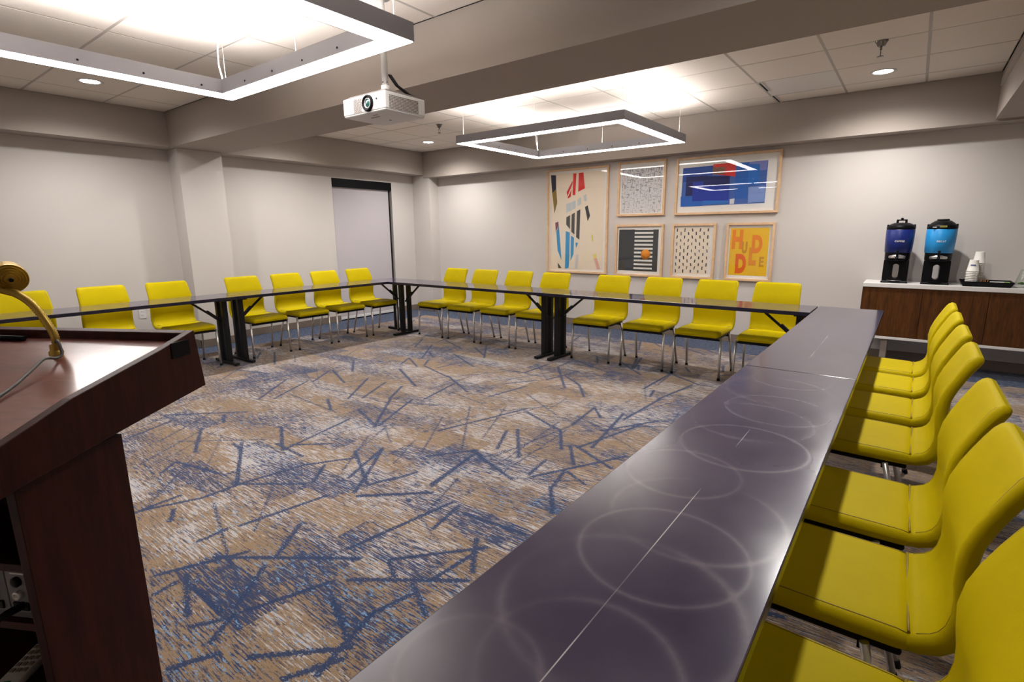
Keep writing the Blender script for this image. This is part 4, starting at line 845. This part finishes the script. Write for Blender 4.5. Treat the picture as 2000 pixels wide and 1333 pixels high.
MB().box(-.003-LO.x, .001-LO.x, .024-LO.y, .088-LO.y, 1.060, 1.101).build('grommet_plate', M['black'], le, .004)
for u0 in (.028, LW-.050): MB().box(u0-LO.x, u0+.022-LO.x, .235-LO.y, .478-LO.y, .06, .914).build('column_side', M['mahog'], le, .0015)
MB().box(.05-LO.x, LW-.05-LO.x, .235-LO.y, .255-LO.y, .06, .925).build('column_front', M['mahog'], le)
for z in (.722, .585, .425, .10): MB().box(.05-LO.x, LW-.05-LO.x, .255-LO.y, .466-LO.y, z-.018, z).build('shelf', M['mahog'], le, .001)
MB().box(.0-LO.x, LW-LO.x, .14-LO.y, .58-LO.y, 0, .06).build('plinth', M['mahog'], le, .004)
# connector box on the shelf
av = empty('connector_box', tuple(Vector((A0+ux*.25+vy*.40).to_tuple()+(.585,))), ua, label='grey audio connector box on the lectern shelf', cat='audio box')
grey = mat('connector_grey', (.10, .10, .11), .45); grey2 = mat('connector_edge', (.19, .19, .20), .4)
MB().box(-.19, .19, -.12, .055, .002, .120).build('casing', grey, av, .003)
for k in range(6):
    x = -.185+.061*k
    md = MB().box(x, x+.058, .055, .058, .020, .116).build('module', grey2, av, .001)
    MB().lathe([(.011, 0), (.011, .006), (.006, .008), (0, .008)], (x+.030, .058, .092), (0, 1, 0), 14).build('socket', M['black'], md)
    MB().lathe([(.010, 0), (.010, .008), (.005, .010), (.005, .004), (0, .004)], (x+.030, .058, .062), (0, 1, 0), 14).build('jack', M['chrome'] if k % 2 == 0 else M['brass'], md)
    MB().box(x+.012, x+.048, .058, .062, .026, .044).build('port', M['black'], md, .001)
    MB().box(x+.010, x+.045, .058, .0586, .108, .111).build('printed_line', M['white'], md)
MB().tube([(-.160, .058, .038), (-.150, .085, .036), (-.12, .105, .015), (-.05, .12, -.08), (.02, .115, -.155)], [.008, .008, .005, .004, .004], 8).build('patch_cable', M['black'], av)
rc = empty('remote_control', tuple(Vector((A0+ux*.155+vy*.455).to_tuple()+(.425,))), ua+.25, label='white remote control with a green button on the lower lectern shelf', cat='remote')
MB().hexa([(-.022, -.09, 0), (.022, -.09, 0), (.022, .075, 0), (-.022, .075, 0)], [(-.024, -.09, .020), (.024, -.09, .020), (.024, .075, .020), (-.024, .075, .020)]).build('shell', mat('remote_shell', (.76, .73, .68), .45), rc, .006, 3)
for i in range(3):
    for j in range(5): MB().box(-.017+.0125*i, -.008+.0125*i, -.080+.017*j, -.069+.017*j, .019, .0225).build('button', mat('remote_button', (.30, .26, .20), .5) if (i, j) == (0, 0) else bpy.data.materials['remote_button'], rc, .001)
MB().box(-.007, .007, .022, .034, .019, .022).build('green_button', mat('remote_green', (.01, .22, .07), .4), rc, .002)
MB().box(-.014, .012, .048, .052, .0195, .0203).build('printed_line', M['black'], rc)
# brass gooseneck lamp
gp = A0+ux*.313+vy*.110
lamp = empty('gooseneck_lamp', (gp.x, gp.y, desk_z(.110)), ua, label='brass gooseneck reading lamp standing on the lectern', cat='lamp')
zz = desk_z(.110)
kp = [Vector(p) for p in ((0, 0, .0), (-.009, .004, .044), (.008, .007, .090), (.038, .009, .133), (.072, .010, .156), (.107, .010, .165), (.138, .010, .172))]
def cr(P, t):
    i = min(int(t), len(P)-2); f = t-i; p0, p1, p2, p3 = P[max(i-1, 0)], P[i], P[i+1], P[min(i+2, len(P)-1)]
    return .5*((2*p1)+(p2-p0)*f+(2*p0-5*p1+4*p2-p3)*f*f+(3*p1-p0-3*p2+p3)*f**3)
nst = 96; pts = [cr(kp, (len(kp)-1)*i/nst) for i in range(nst+1)]
MB().tube(pts, [.0080 if i % 2 else .0102 for i in range(nst+1)], 14).build('gooseneck', M['brass'], lamp)
MB().lathe([(.016, -.004), (.016, .006), (.0125, .010), (.012, .024)], (0, 0, 0), (0, 0, 1), 18).build('base_ferrule', M['brass'], lamp)
dd = Vector((-.80, .60, -.02)).normalized(); cap = Vector((.082, .010, 1.266-zz))
prof = [(0, .014), (.0055, .014)]
for r_, z_ in ((.0055, .006), (.0115, .008), (.0125, .000), (.0180, .003), (.0190, -.006), (.0240, -.003), (.0250, -.012), (.0300, -.009), (.0310, -.018), (.0355, -.016), (.0370, -.022), (.0370, -.16)): prof.append((r_, z_))
hd = MB().lathe(prof, cap, dd, 36, smooth=False)
ho = hd.build('lamp_head', M['brass'], lamp)
MB().tube([cap+dd*.008, cap+dd*.040], .0048, 10).build('switch', M['black'], ho)
MB().tube([Vector((.128, .010, .170)), Vector((.135, -.03, .185)), cap-dd*.10+Vector((0, 0, -.035))], [.010, .011, .012], 12).build('swivel', M['white'], lamp)
def DP(u, s, lift): return Vector((u-.313, s-.110, desk_z(s)+lift-zz))
MB().tube([cr([DP(.300, .118, .035), DP(.281, .128, .040), DP(.268, .135, .012), DP(.268, .150, .008), DP(.262, .185, .022), DP(.245, .235, .016), DP(.225, .300, .008), DP(.205, .40, .004), DP(.19, .52, .004)], 8*i/48) for i in range(49)], .0036, 8).build('power_cord', M['cord'], lamp)
rod = MB().tube([(A0+ux*.49+vy*.040).to_tuple()+(desk_z(.040)+.0072,), (A0+ux*.655+vy*.036).to_tuple()+(desk_z(.036)+.0072,)], [.006, .0068], 12).build('pen', M['black'], None, label='black pen lying along the front rim of the lectern tray', cat='pen')
